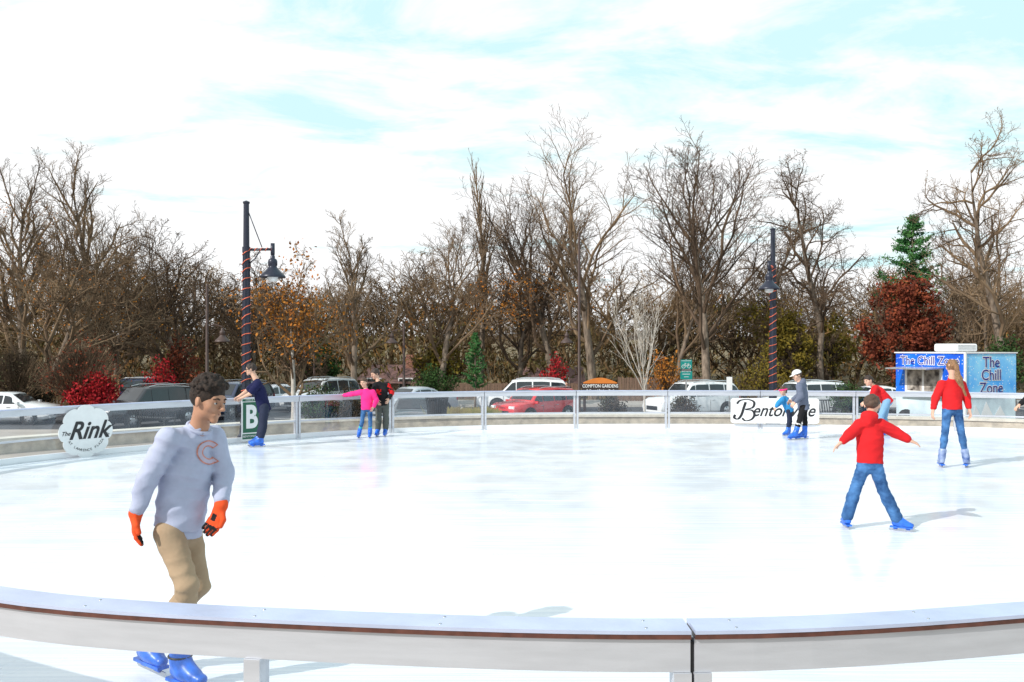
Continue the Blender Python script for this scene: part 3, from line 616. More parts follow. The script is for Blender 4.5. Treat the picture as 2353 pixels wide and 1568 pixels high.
tree(182,60,325,190,'upright',2,'tallest bare tree of the left cluster, with a feathery top')
tree(105,50,470,330,'wide',3,'broad dense bare tree in front of the left cluster',leaf=('orange',600,.06,.3,.1,.7,.3))
tree(262,54,470,210,'wide',4,'broad bare tree right of the feathery topped one')
tree(432,56,515,260,'wide',5,'low spreading bare tree left of the tall lamp post',cm='twigdark')
tree(675,44,565,200,'wide',6,'pale trunked tree with sparse orange leaves right of the tall lamp post',tm='whitebark',cm='twig',leaf=('orange',2600,.075,.28,.35,1,.55),tr_r=.16,name='leafy_tree')
tree(815,56,490,150,'upright',7,'slim bare tree with pale trunk right of the orange leaved tree',tm='bark')
tree(1010,58,470,235,'vase',8,'vase shaped bare tree behind the silver sedan',leaf=('orange',400,.08,.3,.1,.5,.3))
tree(1108,63,340,50,'poplar',9,'narrow columnar bare poplar in the middle',tw=1.0,tr_r=.17)
tree(1365,57,275,290,'vase',10,'tallest bare tree behind the white SUV')
tree(1280,60,400,260,'vase',11,'bare tree just left of the tallest one',cm='twigdark',lean=-.3,leaf=('orange',700,.08,.4,.05,.5,.4))
tree(1190,62,540,210,'wide',12,'leaning dark bare tree behind the narrow poplar',cm='twigdark',lean=.8)
tree(1622,54,285,300,'vase',13,'large vase shaped bare tree behind the bicycle sign',lean=.25,cm='twigdark',tr_r=.22)
tree(1545,58,480,170,'vase',14,'bare tree leaning left of the bicycle sign',lean=.6)
tree(1885,56,355,210,'gnarl',15,'gnarled bare tree right of the second garland lamp post',cm='twigdark')
tree(1482,42,640,125,'young',16,'small pale barked young tree behind the garden sign',tm='whitebark',cm='whitebark',tr_r=.065,tw=.9,name='young_tree')
tree(2330,50,280,220,'gnarl',17,'tall bare tree at the right edge of the picture')
tree(2262,58,530,210,'wide',18,'low spreading bare tree behind the blue kiosk')
tree(2195,62,560,140,'upright',19,'thin bare tree between the pine and the right edge tree')
tree(1745,62,500,170,'gnarl',20,'bare tree just left of the second garland lamp post',leaf=('yg',700,.10,.4,.05,.5,.5))
tree(575,60,575,180,'wide',21,'twiggy bare tree right behind the tall garland lamp post',cm='twigdark')
def leafy(px,d,topy,wpx,seed,lm,n,size,label,name='leafy_tree',tr=.18):
    p=P(px,topy,d); gz=ground(d); H=p.z-gz; W=wpx*d/FL; rg=np.random.RandomState(seed)
    r=empty(name,(p.x,p.y,gz),0,label,'tree'); a,b,c,e,tp=gen_tree(seed,'wide',H*.95,W*.9,0,tr)
    link('trunk',npmesh('trunk',a,b,True),M['bark'],r); link('branches',npmesh('branches',c,e),M['twigdark'],r)
    cl=[]
    while len(cl)<70:
        q=rg.uniform(-1,1,3)
        if np.linalg.norm(q)<1 and np.linalg.norm(q)>.35: cl.append((q[0]*W*.46*(1-.25*q[2]),q[1]*W*.46,H*.60+q[2]*H*.38))
    V,Q=leaves(np.array(cl),W*.06,n,size,seed); link('foliage',npmesh('foliage',V,Q),M[lm],r)
leafy(2075,52,628,185,31,'oak',14000,.10,'russet leaved oak behind the blue kiosk')
leafy(1812,56,720,120,32,'yg',4500,.10,'yellow green leafy tree beside the second garland lamp post')
leafy(735,58,785,95,33,'green',3500,.10,'round dark green tree behind the orange leaved tree')
leafy(1010,60,790,120,34,'yg',3000,.10,'yellowish small tree behind the silver sedan')
leafy(1915,62,730,110,35,'yg',2500,.10,'thin yellow leaved tree under the gnarled tree')
def conifer(px,d,topy,wpx,boty,seed,label,lm='pine',tiers=13,dens=1.0):
    p=P(px,topy,d); gz=ground(d); H=p.z-gz; W=wpx*d/FL; zb=max(.3,P(px,boty,d).z-gz); R=random.Random(seed); r=empty('conifer_tree',(p.x,p.y,gz),0,label,'tree')
    tk=TB(); tk.tube([(0,0,-.2),(0,0,H*.5),(0,0,H)],[H*.016,H*.01,.01],7); link('trunk',npmesh('trunk',tk.v,tk.f,True),M['bark'],r)
    br=TB(); pts=[]
    for i in range(tiers):
        f=i/(tiers-1); z=zb+(H-zb)*f*.97; rr=W/2*(1-f)**.7*(.8+.45*R.random())+.05*W
        for j in range(8):
            a=R.random()*6.28; l=rr*(.6+.6*R.random()); up=.22+.15*R.random(); br.tube([(0,0,z),(math.cos(a)*l*.5,math.sin(a)*l*.5,z+l*up*.3),(math.cos(a)*l,math.sin(a)*l,z+l*up)],[.03,.02,.008],3)
            for q in range(int(10*dens)+2): t=.25+.8*q/(10*dens+2); pts.append((math.cos(a)*l*t,math.sin(a)*l*t,z+l*up*t*t))
    link('branches',npmesh('branches',br.v,br.f),M['twigdark'],r); V,Q=leaves(np.array(pts),W*.025,int(10000*dens),.020*W+.03,seed,.5); link('foliage',npmesh('foliage',V,Q),M[lm],r)
conifer(2097,60,500,150,700,41,'tall green pine rising behind the russet oak',tiers=12)
conifer(1092,42,765,55,890,42,'small narrow green conifer behind the silver sedan',tiers=16,dens=.6)
def bush(px,d,topy,wpx,seed,lm,n,size,label,twigs=False,name='shrub'):
    p=P(px,topy,d); gz=ground(d); H=p.z-gz; W=wpx*d/FL; R=random.Random(seed)
    r=empty(name,(p.x,p.y,gz),0,label,'shrub'); tb=TB(); pts=[]
    for i in range(220 if twigs else 60):
        a=R.random()*6.28; t=R.random()**.5; ex,ey,ez=math.cos(a)*W/2*t,math.sin(a)*W/2*t,H*(1-.45*t*t)*(.75+.3*R.random())
        m=(ex*.35+R.gauss(0,.05),ey*.35+R.gauss(0,.05),ez*.5); tb.tube([(ex*.05,ey*.05,-.1),m,(ex,ey,ez)],[.03,.018,.008],3); pts+= [(m[0]+(ex-m[0])*u,m[1]+(ey-m[1])*u,m[2]+(ez-m[2])*u) for u in (.2,.5,.8,1)]
        if twigs:
            for q in range(4): tb.tube([((m[0]+ex)/2,(m[1]+ey)/2,(m[2]+ez)/2),(ex+R.gauss(0,W*.06),ey+R.gauss(0,W*.06),ez+R.gauss(0,H*.07))],[.012,.006],3)
    link('stems',npmesh('stems',tb.v,tb.f),M['twig' if twigs else 'twigdark'],r)
    if n: V,Q=leaves(np.array(pts),.05*W+.03,n,size,seed); link('foliage',npmesh('foliage',V,Q),M[lm],r)
bush(190,44,775,190,51,'oak',1600,.06,'large reddish twiggy shrub behind the black SUV',True)
bush(45,46,790,150,52,'dark',1200,.06,'brown twiggy shrub above the white car at left edge',True)
bush(218,43,858,120,53,'redleaf',4500,.07,'bright crimson shrub left of the black SUV')
bush(365,50,820,70,54,'redleaf',1500,.07,'orange red shrub behind the black SUV roof')
bush(412,54,770,90,55,'oak',1800,.08,'tall dark red shrub left of the brown street lamp')
bush(1275,54,812,60,56,'redleaf',1300,.07,'crimson shrub behind the white SUV')
bush(1530,50,800,95,57,'orange',1100,.07,'orange leaved shrub behind the pale young tree')
bush(1000,54,845,110,58,'green',2600,.07,'dark green shrub behind the silver sedan')
bush(1760,52,800,90,59,'yg',1500,.07,'yellow green shrub left of the second garland lamp post')
bush(1950,44,882,90,60,'green',3500,.05,'clipped dark green shrub left of the blue kiosk')
bush(70,47,880,120,61,'dark',2500,.06,'dark low shrub behind the white car at left edge')
bush(2300,44,770,110,62,'green',3500,.07,'dark green shrub behind the right side of the kiosk')
bush(1408,30,905,70,63,'dark',2600,.035,'dark shrub below the garden sign')
bush(1570,30,908,70,64,'dark',2600,.035,'dark shrub below the bicycle sign')
bush(735,31,880,95,65,'green',2600,.035,'green shrub in front of the grey SUV')
bush(805,30,892,75,66,'dark',2200,.035,'dark shrub left of the girl in pink')
bush(1700,52,860,60,67,'yg',900,.05,'small yellowish shrub behind the long white banner')
bush(470,50,850,80,68,'oak',1200,.05,'russet shrub between the black SUV and lamp post')
rg=np.random.RandomState(8); n=5000; bx=rg.uniform(P(1000,0,30).x,P(1140,0,30).x,n); by=rg.uniform(29,31.5,n)
gz=np.array([ground(y) for y in by]); h=.45+.4*rg.rand(n); dx=rg.normal(size=n)*.12; 
V=np.stack([np.stack([bx-.01,by,gz],1),np.stack([bx+.01,by,gz],1),np.stack([bx+dx+.004,by,gz+h],1),np.stack([bx+dx-.004,by,gz+h],1)],1).reshape(-1,3)
tag(link('ornamental_grass',npmesh('grass',V,np.arange(4*n).reshape(-1,4)),M['straw']),'strip of straw coloured ornamental grass beyond the barrier','grass',kind='stuff')
# woodland backdrop (stuff)
rg=np.random.RandomState(77); VV=[];QQ=[];off=0; wlib=[gen_tree(200+i,'wood',12,10,0,.16,2.4) for i in range(5)]; LP=[]
for i in range(86):
    a,b,c,e,tp=wlib[rg.randint(5)]; d=rg.uniform(66,96); px=-520+3400*i/85+rg.uniform(-25,25); ty=rg.uniform(575,715); H=P(0,ty,d).z-ground(d); Hs=H/12; an=rg.rand()*6.28; x0=P(px,0,d).x; ws=Hs*rg.uniform(.95,1.4)
    for (v,q) in ((a,b),(c,e)):
        X=v[:,0]*math.cos(an)-v[:,1]*math.sin(an); Y=v[:,0]*math.sin(an)+v[:,1]*math.cos(an); VV.append(np.stack([X*ws+x0,Y*ws+d,v[:,2]*Hs+ground(d)],1)); QQ.append(q+off); off+=len(v)
    if rg.rand()<.5:
        q=tp[rg.randint(0,len(tp),160)]; q=q[q[:,2]<8]; LP.append(np.stack([(q[:,0]*math.cos(an)-q[:,1]*math.sin(an))*ws+x0,(q[:,0]*math.sin(an)+q[:,1]*math.cos(an))*ws+d,q[:,2]*Hs+ground(d)],1))
wl=link('woodland',npmesh('woodland',np.concatenate(VV),np.concatenate(QQ)),M['twigwood']); tag(wl,'brown bare winter woodland massed behind the nearer trees','woodland',kind='stuff')
n=26000; d=rg.uniform(58,90,n); px=rg.uniform(-500,2850,n); hmax=4.0+1.6*np.sin(px*.02)+1.2*np.sin(px*.007+2); z0=np.array([ground(x) for x in d]); z=z0+rg.rand(n)**1.2*hmax; x=(px-CX)*d/FL
c=np.stack([x,d,z],1); LPc=np.concatenate(LP); LPc=LPc[rg.randint(0,len(LPc),9000)]+rg.normal(size=(9000,3))*.35; c=np.concatenate([c,LPc]); n=len(c); small=np.ones((n,1)); small[-9000:]=.45
a=rg.normal(size=(n,3)); a[:,2]*=1.8; a/=np.linalg.norm(a,axis=1)[:,None]; b=np.cross(a,rg.normal(size=(n,3))); b/=np.linalg.norm(b,axis=1)[:,None]; s=.32*(.5+rg.rand(n,1))*small
V=np.stack([c-a*s,c+b*s*.2/small**1.5,c+a*s,c-b*s*.2/small**1.5],1).reshape(-1,3)
M['under']=leafmat('undergrowth_mix',[(.05,.036,.02),(.13,.08,.04),(.09,.08,.03),(.28,.14,.05)],.3)
tag(link('undergrowth',npmesh('undergrowth',V,np.arange(4*n).reshape(-1,4)),M['under']),'tangled brown undergrowth along the foot of the woodland','undergrowth',kind='stuff')
print('T trees',time.time()-T0)
# ---------------------------------------------------------------- cars
PAINT={'white':mat('white_car_paint',(.78,.80,.82),.2,coat=.6,var=.03),'black':mat('black_car_paint',(.012,.014,.02),.15,coat=.8,var=.1),'blue':mat('dark_blue_car_paint',(.02,.035,.08),.15,coat=.8),'silver':mat('silver_car_paint',(.50,.53,.58),.25,.4,coat=.6,var=.05),'red':mat('red_car_paint',(.62,.015,.02),.2,coat=.8,var=.08),'grey':mat('pale_grey_car_paint',(.58,.60,.62),.25,.2,coat=.6,var=.05)}
def car(px,d,rot,kind,paint,label,name='parked_car',L=None,zs=1):
    suv=kind=='suv'; L=L or (4.8 if suv else 4.6); w=.95 if suv else .90; p=P(px,0,d); r=empty(name,(p.x,p.y,-1.598),math.radians(rot),label,'car','parked cars along the street'); pm=PAINT[paint]; r.scale=(1,1,zs)
    if suv: stn=[(-.5,.42,.80,.86,.90),(-.49,.32,1.02,1.10,.88),(-.465,.28,1.05,1.45,.82),(-.42,.26,1.06,1.70,.78),(-.2,.24,1.05,1.77,.77),(.05,.24,1.04,1.76,.77),(.12,.24,1.03,1.70,.77),(.235,.24,1.02,1.10,.86),(.30,.24,1.0,1.06,.86),(.44,.26,.93,1.0,.86),(.485,.30,.80,.88,.84),(.5,.40,.62,.70,.80)]
    else: stn=[(-.5,.42,.78,.84,.86),(-.48,.30,.90,.97,.86),(-.36,.24,.93,1.02,.84),(-.30,.22,.93,1.07,.80),(-.18,.22,.93,1.36,.70),(-.08,.22,.92,1.44,.68),(.05,.22,.91,1.43,.68),(.10,.22,.91,1.38,.69),(.23,.22,.90,.97,.80),(.30,.22,.88,.94,.84),(.44,.25,.78,.84,.84),(.485,.30,.66,.72,.82),(.5,.38,.54,.60,.78)]
    vs=[]
    for (x,zl,zb,zt,wt) in stn:
        X=x*L; ew=w*(1 if abs(x)<.46 else .9); wt2=wt*w/.95
        ring=[(-ew*.9,zl),(-ew,zl+.12),(-ew*1.0,(zl+zb)/2+.05),(-ew*.965,zb),(-wt2,zt-.05),(-wt2*.86,zt),(0,zt+.025)]; ring=ring+[(-a,b) for a,b in ring[:-1][::-1]]
        vs+=[(X,a,b) for a,b in ring]
    n=13; m=len(stn)
    fs=[(i*n+j,i*n+(j+1)%n,(i+1)*n+(j+1)%n,(i+1)*n+j) for i in range(m-1) for j in range(n)]+[tuple(range(n-1,-1,-1)),tuple((m-1)*n+j for j in range(n))]
    fs=[f[::-1] for f in fs]
    body=MB().add(vs,fs).build('body',pm,r,smooth=True); bevel(body,.02)
    A=np.array(stn); xi=A[:,0]*L
    def I(x,c): return float(np.interp(x,xi,A[:,c]))
    def yat(x,z): zb,zt,wt=I(x,2),I(x,3)-.05,I(x,4)*w/.95; t=(z-zb)/max(.01,zt-zb); return w*.965+(wt-w*.965)*t
    if suv: wins=[(-.455,-.29),(-.275,-.10),(-.085,.075),(.085,.20)]
    else: wins=[(-.27,-.13),(-.115,.03),(.045,.20)]
    for sg in (-1,1):
        for a,b in wins:
            N=6; vs=[]
            for i in range(N+1):
                x=(a+(b-a)*i/N)*L; z0=I(x,2)+.04; z1=max(z0+.01,I(x,3)-.11); vs+=[(x,sg*(yat(x,z0)+.012),z0),(x,sg*(yat(x,z1)+.012),z1)]
            MB().add(vs,[((2*i,2*i+2,2*i+3,2*i+1) if sg<0 else (2*i,2*i+1,2*i+3,2*i+2)) for i in range(N)]).build('side_window',M['glasscar'],r)
        for x in ((-.3,.28) if suv else (-.29,.30)):
            R_=.36 if suv else .33
            MB().lathe([(.001,0),(R_+.07,0),(R_+.07,.012),(.001,.012)],(x*L,sg*(w+.0)-.006,R_+.02),20,'y').build('wheel_arch',M['black'],r)
            wv=MB().lathe([(R_*.62,-.11),(R_*.95,-.11),(R_,-.08),(R_,.08),(R_*.95,.11),(R_*.62,.12)],(x*L,sg*(w-.08),R_),20,'y').build('wheel',M['tyre'],r,smooth=True)
            rm=MB(); yo=sg*(w+.03); rm.lathe([(.001,0),(R_*.2,.0),(R_*.64,-.012*sg),(R_*.66,-.03*sg)],(x*L,yo,R_),20,'y')
            rm.build('rim',M['rim'],wv,smooth=True)
            sp=MB()
            for q in range(5): a=q*1.257; sp.box((x*L+math.cos(a)*R_*.42,yo+sg*.004,R_+math.sin(a)*R_*.42),(R_*.22,.006,R_*.13),Matrix.Rotation(-a,3,'Y'))
            sp.build('rim_opening',M['black'],wv)
        MB().box((.20*L,sg*(w+.08),1.05 if suv else .97),(.10,.20,.14)).build('mirror',pm,r)
        bevel(MB().box((.485*L,sg*w*.66,.80 if suv else .66),(.12,.36,.15)).build('headlight',M['amber'],r),.03)
        bevel(MB().box((-.488*L,sg*w*.76,.98 if suv else .86),(.10,.26,.26 if suv else .15)).build('taillight',M['redlamp'],r),.03)
        for x in (-.13,.10): MB().box((x*L,sg*(w*.985+.006),.88 if suv else .80),(.16,.02,.025)).build('door_handle',M['rim'],r)
        for x in (-.28,-.09,.085,.215) if suv else (-.24,-.04,.2): MB().box((x*L,sg*(w+.0015),.62),(.012,.006,.55)).build('door_gap',M['black'],r)
        if suv: MB().tube([(-.4*L,sg*.66,1.76),(-.3*L,sg*.68,1.83),(0,sg*.68,1.83),(.08*L,sg*.66,1.76)],.02,6).build('roof_rail',M['rim'],r)
    def scr(xa,xb,nm):
        vs=[]
        for t in (.08,.92):
            x=(xa+(xb-xa)*t)*L; z=I(x,3); y=I(x,4)*w/.95*.84
            vs+=[(x,-y,z+.012),(x,0,z+.035),(x,y,z+.012)]
        MB().add(vs,[(0,1,4,3),(1,2,5,4)]).build(nm,M['glasscar'],r)
    scr(*( (.12,.235) if suv else (.10,.23)),'windshield'); scr(*((-.42,-.49) if suv else (-.18,-.31)),'rear_window')
    MB().box((.498*L,0,.52),(.03,w*1.0,.20)).build('grille',M['black'],r); MB().box((-.503*L,0,.70),(.02,.36,.14)).build('number_plate',M['white'],r)
    bevel(MB().box((.49*L,0,.36),(.10,w*1.7,.14)).build('front_bumper',pm,r),.04); bevel(MB().box((-.492*L,0,.42),(.10,w*1.72,.18)).build('rear_bumper',pm,r),.04)
car(20,42,0,'sedan','white','white sedan at the far left edge with its bonnet pointing right')
car(340,41,235,'suv','black','black SUV parked at an angle behind the rink sign')
car(303,51,180,'suv','blue','dark SUV mostly hidden behind the black one')
car(535,46,250,'suv','blue','dark blue SUV behind the man in navy')
car(637,51,215,'sedan','silver','silver sedan right of the tall garland lamp post')
car(738,51,240,'suv','grey','pale grey SUV behind the green shrub')
car(950,45,228,'sedan','silver','silver sedan right of the boy in black',zs=1.08)
car(952,38,270,'sedan','black','black car seen head on behind the litter bin')
car(1203,50,180,'suv','white','long white SUV in side view behind the red car',L=5.1)
car(1230,44,222,'suv','red','red car in front of the long white SUV',L=4.3,zs=.88)
car(1590,46,205,'suv','white','white SUV under the bicycle sign')
car(1845,46,200,'suv','white','white SUV behind the second garland lamp post')
car(2010,49,190,'sedan','white','white sedan left of the blue kiosk')
# ---------------------------------------------------------------- buildings, fences, signs
def house(px,d,wpx,eavey,ridgey,label):
    p=P(px,0,d); gz=ground(d); s=d/FL; W=wpx*s; ze=P(0,eavey,d).z-gz; zr=P(0,ridgey,d).z-gz; r=empty('house',(p.x,p.y,gz),0,label,'house')
    MB().box((0,3,ze/2-.5),(W,6,ze+1)).build('wall',M['housewall'],r)
    vs=[(-W/2-.3,-.4,ze-.1),(W/2+.3,-.4,ze-.1),(W/2+.3,6.4,ze-.1),(-W/2-.3,6.4,ze-.1),(-W/2+.6,3,zr),(W/2+.3,3,zr)]
    rf=MB().add(vs,[(0,1,5,4),(2,3,4,5),(3,0,4),(1,2,5),(0,3,2,1)]).build('roof',M['roof'],r)
    MB().box((W*.2,2.6,zr+.2),(.5,.5,1)).build('chimney',M['brick'],rf)
    for x in (-.25,.2):
        wv=MB().box((x*W,-.02,ze*.55),(1.0,.06,1.1)).build('window',M['white'],r); MB().box((x*W,-.06,ze*.55),(.85,.02,.95)).build('pane',M['glasscar'],wv)
house(900,62,160,878,840,'low brown roofed house behind the boy in black')
house(1262,64,150,882,846,'low brown roofed house behind the crimson shrub')
def wfence(pxa,pxb,d,topy,mt,label):
    a=P(pxa,topy,d); b=P(pxb,topy,d); gz=ground(d); H=a.z-gz; r=empty('wooden_fence',((a.x+b.x)/2,d,gz),0,label,'fence'); W=b.x-a.x; mb=MB(); n=int(W/.16)
    for i in range(n): mb.box((-W/2+(i+.5)*W/n,0,H/2+.02*math.sin(i*2.3)),(.14,.025,H))
    mb.build('pickets',M[mt],r); MB().box((0,.04,H*.25),(W,.04,.09)).box((0,.04,H*.8),(W,.04,.09)).build('rails',M[mt],r)
    for i in range(int(W/2.4)+1): MB().box((-W/2+i*2.4,.1,H/2),(.1,.1,H+.1)).build('post',M[mt],r)
wfence(945,1335,58,881,'wood','long low brown wooden fence behind the white SUV')
wfence(1422,1628,56,868,'wood','brown picket fence between garden sign and bicycle sign')
wfence(95,275,48,862,'woodtan','tan wooden fence behind the crimson shrub')
p=P(1379,0,40); gz=ground(40); r=empty('garden_sign',(p.x,40,gz),0,'dark garden sign with orange arched top behind the white barrier','sign'); z=lambda y:P(0,y,40).z-gz
MB().box((0,0,(z(905)+z(881))/2),(1.60,.10,z(881)-z(905))).build('sign_board',M['signbrown'],r)
pts=[(-.74,z(881.5)),(.74,z(881.5))]+[(.74-1.48*i/12,z(881.5)+.04+.21*math.sin(math.pi*i/12)) for i in range(13)]
MB().poly(pts,-.06,.04).build('arched_top',M['orangep'],r)
mb=MB(); text(mb,'COMPTON GARDENS',.20,0,z(887.5),-.055,0,.014,sx=.80); text(mb,'& Crystal Bridges Trail',.155,0,z(898),-.055,0,.010,sx=.85); mb.build('sign_lettering',M['white'],r)
for x in (-.68,.68): MB().box((x,.03,z(905)/2),(.12,.12,z(905))).build('post',M['signbrown'],r)
p=P(1577,0,40); r=empty('bicycle_sign',(p.x,40,gz),0,'teal bicycle route sign on a post','sign')
MB().box((0,.04,z(826)/2),(.06,.05,z(826))).build('post',M['rim'],r)
zc=z(840); MB().box((0,0,zc),(.50,.02,.50)).build('upper_plate',M['teal'],r); MB().box((0,0,z(860)),(.52,.02,.46)).build('lower_plate',M['teal'],r)
mb=MB()
for cx in (-.12,.12): mb.tube([(cx+.075*math.cos(a),-.014,zc-.05+.075*math.sin(a)) for a in [i*math.pi/8 for i in range(17)]],.009,4,False)
mb.tube([(-.12,-.016,zc-.05),(-.05,-.016,zc+.06),(.07,-.016,zc+.06),(.0,-.016,zc-.05),(-.05,-.016,zc+.06)],.009,4); mb.tube([(.12,-.016,zc-.05),(.07,-.016,zc+.08),(.12,-.016,zc+.09)],.009,4); mb.tube([(-.08,-.016,zc+.09),(-.02,-.016,zc+.09)],.012,4)
for dz in (.2,-.2): mb.box((0,-.012,zc+dz+(.0)),(.42,.003,.014))
mb.build('bicycle_symbol',M['white'],r)
mb=MB(); text(mb,'BIKE ROUTE',.075,0,z(860)+.11,-.013); mb.box((0,-.013,z(860)),(.34,.003,.02)); mb.tube([(-.1,-.014,z(860)-.12),(.1,-.014,z(860)-.12)],.012,4); mb.build('sign_lettering',M['white'],r)
p=P(1676,0,42); r=empty('small_white_sign',(p.x,42,ground(42)),0,'small plain white sign on a thin post','sign'); zz=P(0,866,42).z-ground(42)
MB().box((0,.03,zz/2),(.05,.04,zz)).build('post',M['rim'],r); MB().box((0,0,zz-.35),(.26,.02,.68)).build('sign_board',M['white'],r)
p=P(1004,0,25.2); gz=ground(25.2); r=empty('litter_bin',(p.x,25.2,gz),0,'black slatted litter bin behind the far barrier','litter bin'); mb=MB(); H=.54-gz
for i in range(26): a=i*2*math.pi/26; mb.tube([(math.cos(a)*.24,math.sin(a)*.24,.05),(math.cos(a)*.27,math.sin(a)*.27,H*.7),(math.cos(a)*.31,math.sin(a)*.31,H-.05)],.014,4)
mb.build('slats',M['black'],r); MB().lathe([(.23,.03),(.23,.08),(.001,.08)],n=20).build('base',M['black'],r); MB().lathe([(.32,H-.07),(.33,H-.03),(.32,H),(.15,H+.03),(.14,H)],n=24).build('rim_ring',M['black'],r,smooth=True); MB().lathe([(.2,.06),(.23,H-.1)],n=16).build('liner',M['rubber'],r,smooth=True)
def bench(px,d,rot,label,W=1.5):
    p=P(px,0,d); r=empty('bench',(p.x,d,ground(d)),math.radians(rot),label,'bench','black slatted metal benches'); mb=MB()
    for i in range(5): mb.box((0,-.2+i*.1,.45),(W,.07,.02))
    mb.build('seat',M['black'],r); mb=MB(); n=int(W/.085)
    for i in range(n): mb.tube([(-W/2+(i+.5)*W/n,.24,.45),(-W/2+(i+.5)*W/n,.33,.88)],.014,4)
    mb.box((0,.34,.89),(W,.05,.03)); mb.build('backrest',M['black'],r)
    for sx in (-1,1):
        for y in (-.22,.25): MB().tube([(sx*W*.45,y,0),(sx*W*.45,y,.44)],.022,6).build('leg',M['black'],r)
        MB().tube([(sx*W*.46,-.22,.44),(sx*W*.46,-.24,.65),(sx*W*.46,.28,.67)],.018,6).build('armrest',M['black'],r)
bench(350,28.5,160,'black slatted bench behind the left barrier beside the rink sign'); bench(1895,27,20,'black slatted bench behind the long white banner',.9); bench(2180,33,10,'black slatted bench right of the kiosk corner')
# kiosk
C=P(2218,0,29.5); C.z=0; dr=Vector((.916,.40,0)).normalized(); LL=2.85; RR=2.35; zt=1.69; zb=-.70
r=empty('kiosk_trailer',(C.x,C.y,ground(29.5)),math.atan2(dr.y,dr.x),'blue snow patterned snack kiosk with white roof unit','kiosk'); g0=r.location.z; zt-=g0; zb-=g0; zm=zt-1.42
MB().box((RR/2,LL/2,(zm+zt)/2),(RR,LL,zt-zm)).build('upper_body',M['snow'],r); MB().box((RR/2,LL/2,(zb+zm)/2-.002),(RR-.02,LL-.02,zm-zb)).build('lower_body',mat('pale_snow_print',(.60,.74,.84),.4,var=.25,scale=1.5),r)
MB().box((RR/2+.02,-.004,(zm+zt)/2),(RR-.04,.004,zt-zm-.04)).build('side_panel',M['snowbright'],r)  # thin overlay added to carry the lightened print on the shaded side
MB().box((RR/2,LL/2,zt+.02),(RR+.08,LL+.08,.04)).box((-.01,-.01,(zb+zt)/2),(.06,.06,zt-zb)).box((RR/2,LL/2,zm),(RR+.03,LL+.03,.03)).build('trim',M['white'],r)
ac=bevel(MB().box((.62,.9,zt+.19),(1.0,.9,.26)).build('roof_unit',M['white'],r),.06,3); mb=MB(); [mb.box((.62,.445,zt+.12+i*.05),(.8,.01,.015)) for i in range(4)]; mb.build('vent_slats',M['rim'],ac)
def ltext(mb,s,size,yc,zc,off,bold,sx=1.0):
    t=MB(); text(t,s,size,0,0,0,0,bold,sx=sx); mb.add([(-off,yc-v[0],zc+v[2]) for v in t.v],t.f)
for nm,mm,bo,of in (('lettering_outline','white',.05,.014),('lettering','nblue',.006,.02)):
    mb=MB(); ltext(mb,'The Chill Zone',.40,LL*.5,zt-.26,of,bo,.98); mb.build('front_'+nm,M[mm],r)
    mb=MB(); text(mb,'The',.50,RR/2,zt-.30,-of,0,bo); text(mb,'Chill',.50,RR/2,zt-.72,-of,0,bo); text(mb,'Zone',.50,RR/2,zt-1.14,-of,0,bo); mb.build('side_'+nm,M[mm],r)
wv=MB().box((-.012,LL*.58,zt-.92),(.03,1.55,.85)).build('serving_window',M['white'],r)
IM=mat('kiosk_interior',(.18,.13,.11),.3,var=.8,scale=4,c2=(.6,.55,.5))
for sg in (-1,1): MB().box((-.03,LL*.58+.36*sg,zt-.92),(.01,.62,.72)).build('pane',IM,wv)
MB().add([(-.02,LL*.58-.85,zt-.46),(-.02,LL*.58+.85,zt-.46),(-.85,LL*.58+.85,zt-.50),(-.85,LL*.58-.85,zt-.50),(-.02,LL*.58-.85,zt-.50),(-.02,LL*.58+.85,zt-.50),(-.85,LL*.58+.85,zt-.54),(-.85,LL*.58-.85,zt-.54)],[(0,1,2,3),(7,6,5,4),(0,3,7,4),(1,5,6,2),(2,6,7,3),(0,4,5,1)]).build('awning_flap',M['rim'],r)
MB().box((-.14,LL*.58,zt-1.38),(.28,1.7,.03)).build('counter_shelf',M['rim'],r)
MB().poly([(.2,zb+.1),(.45,zm-.25),(.7,zb+.35),(.95,zm-.15),(1.3,zb+.3),(1.6,zm-.3),(2.0,zb+.1)],-.006,-.001).build('mountain_print',M['white'],r)
for y in (.5,LL-.5): MB().lathe([(.001,-.1),(.30,-.1),(.32,-.05),(.32,.05),(.30,.1),(.001,.1)],(-.05,y,.3),16,'y').build('wheel',M['tyre'],r,smooth=True)
print('T props',time.time()-T0)
# ---------------------------------------------------------------- people
F_={'grey':fabric('heather_grey_fleece',(.38,.41,.54),bump=.10,bs=90,var=.07,scale=12),'khaki':fabric('khaki_cotton',(.34,.245,.16),bump=.15,bs=50),'navy':fabric('navy_knit',(.010,.012,.055)),'navyp':fabric('dark_navy_trousers',(.022,.028,.055)),
 'pink':fabric('hot_pink_jacket',(.85,.03,.22)),'jean':fabric('blue_denim',(.022,.08,.24),var=.4,scale=9,c2=(.07,.19,.42)),'teal':fabric('teal_knit',(.05,.42,.48)),'black':fabric('black_cotton',(.012,.012,.014)),
 'greyp':fabric('grey_green_trousers',(.09,.10,.09)),'redshirt':fabric('red_fleece',(.58,.015,.02),var=.15),'redf':fabric('bright_red_fleece',(.55,.014,.018),var=.12,bump=.15),'slate':fabric('slate_hoodie',(.12,.14,.20)),'kidblue':fabric('blue_jacket',(.03,.22,.48)),
 'lightjean':fabric('pale_blue_denim',(.18,.34,.52)),'orange':fabric('orange_glove_fleece',(.72,.08,.02)),'white':fabric('white_cotton',(.75,.75,.75))}
M['silverboot']=mat('silver_blue_skate',(.04,.14,.52),.35,var=.5,scale=10,c2=(.34,.42,.60))
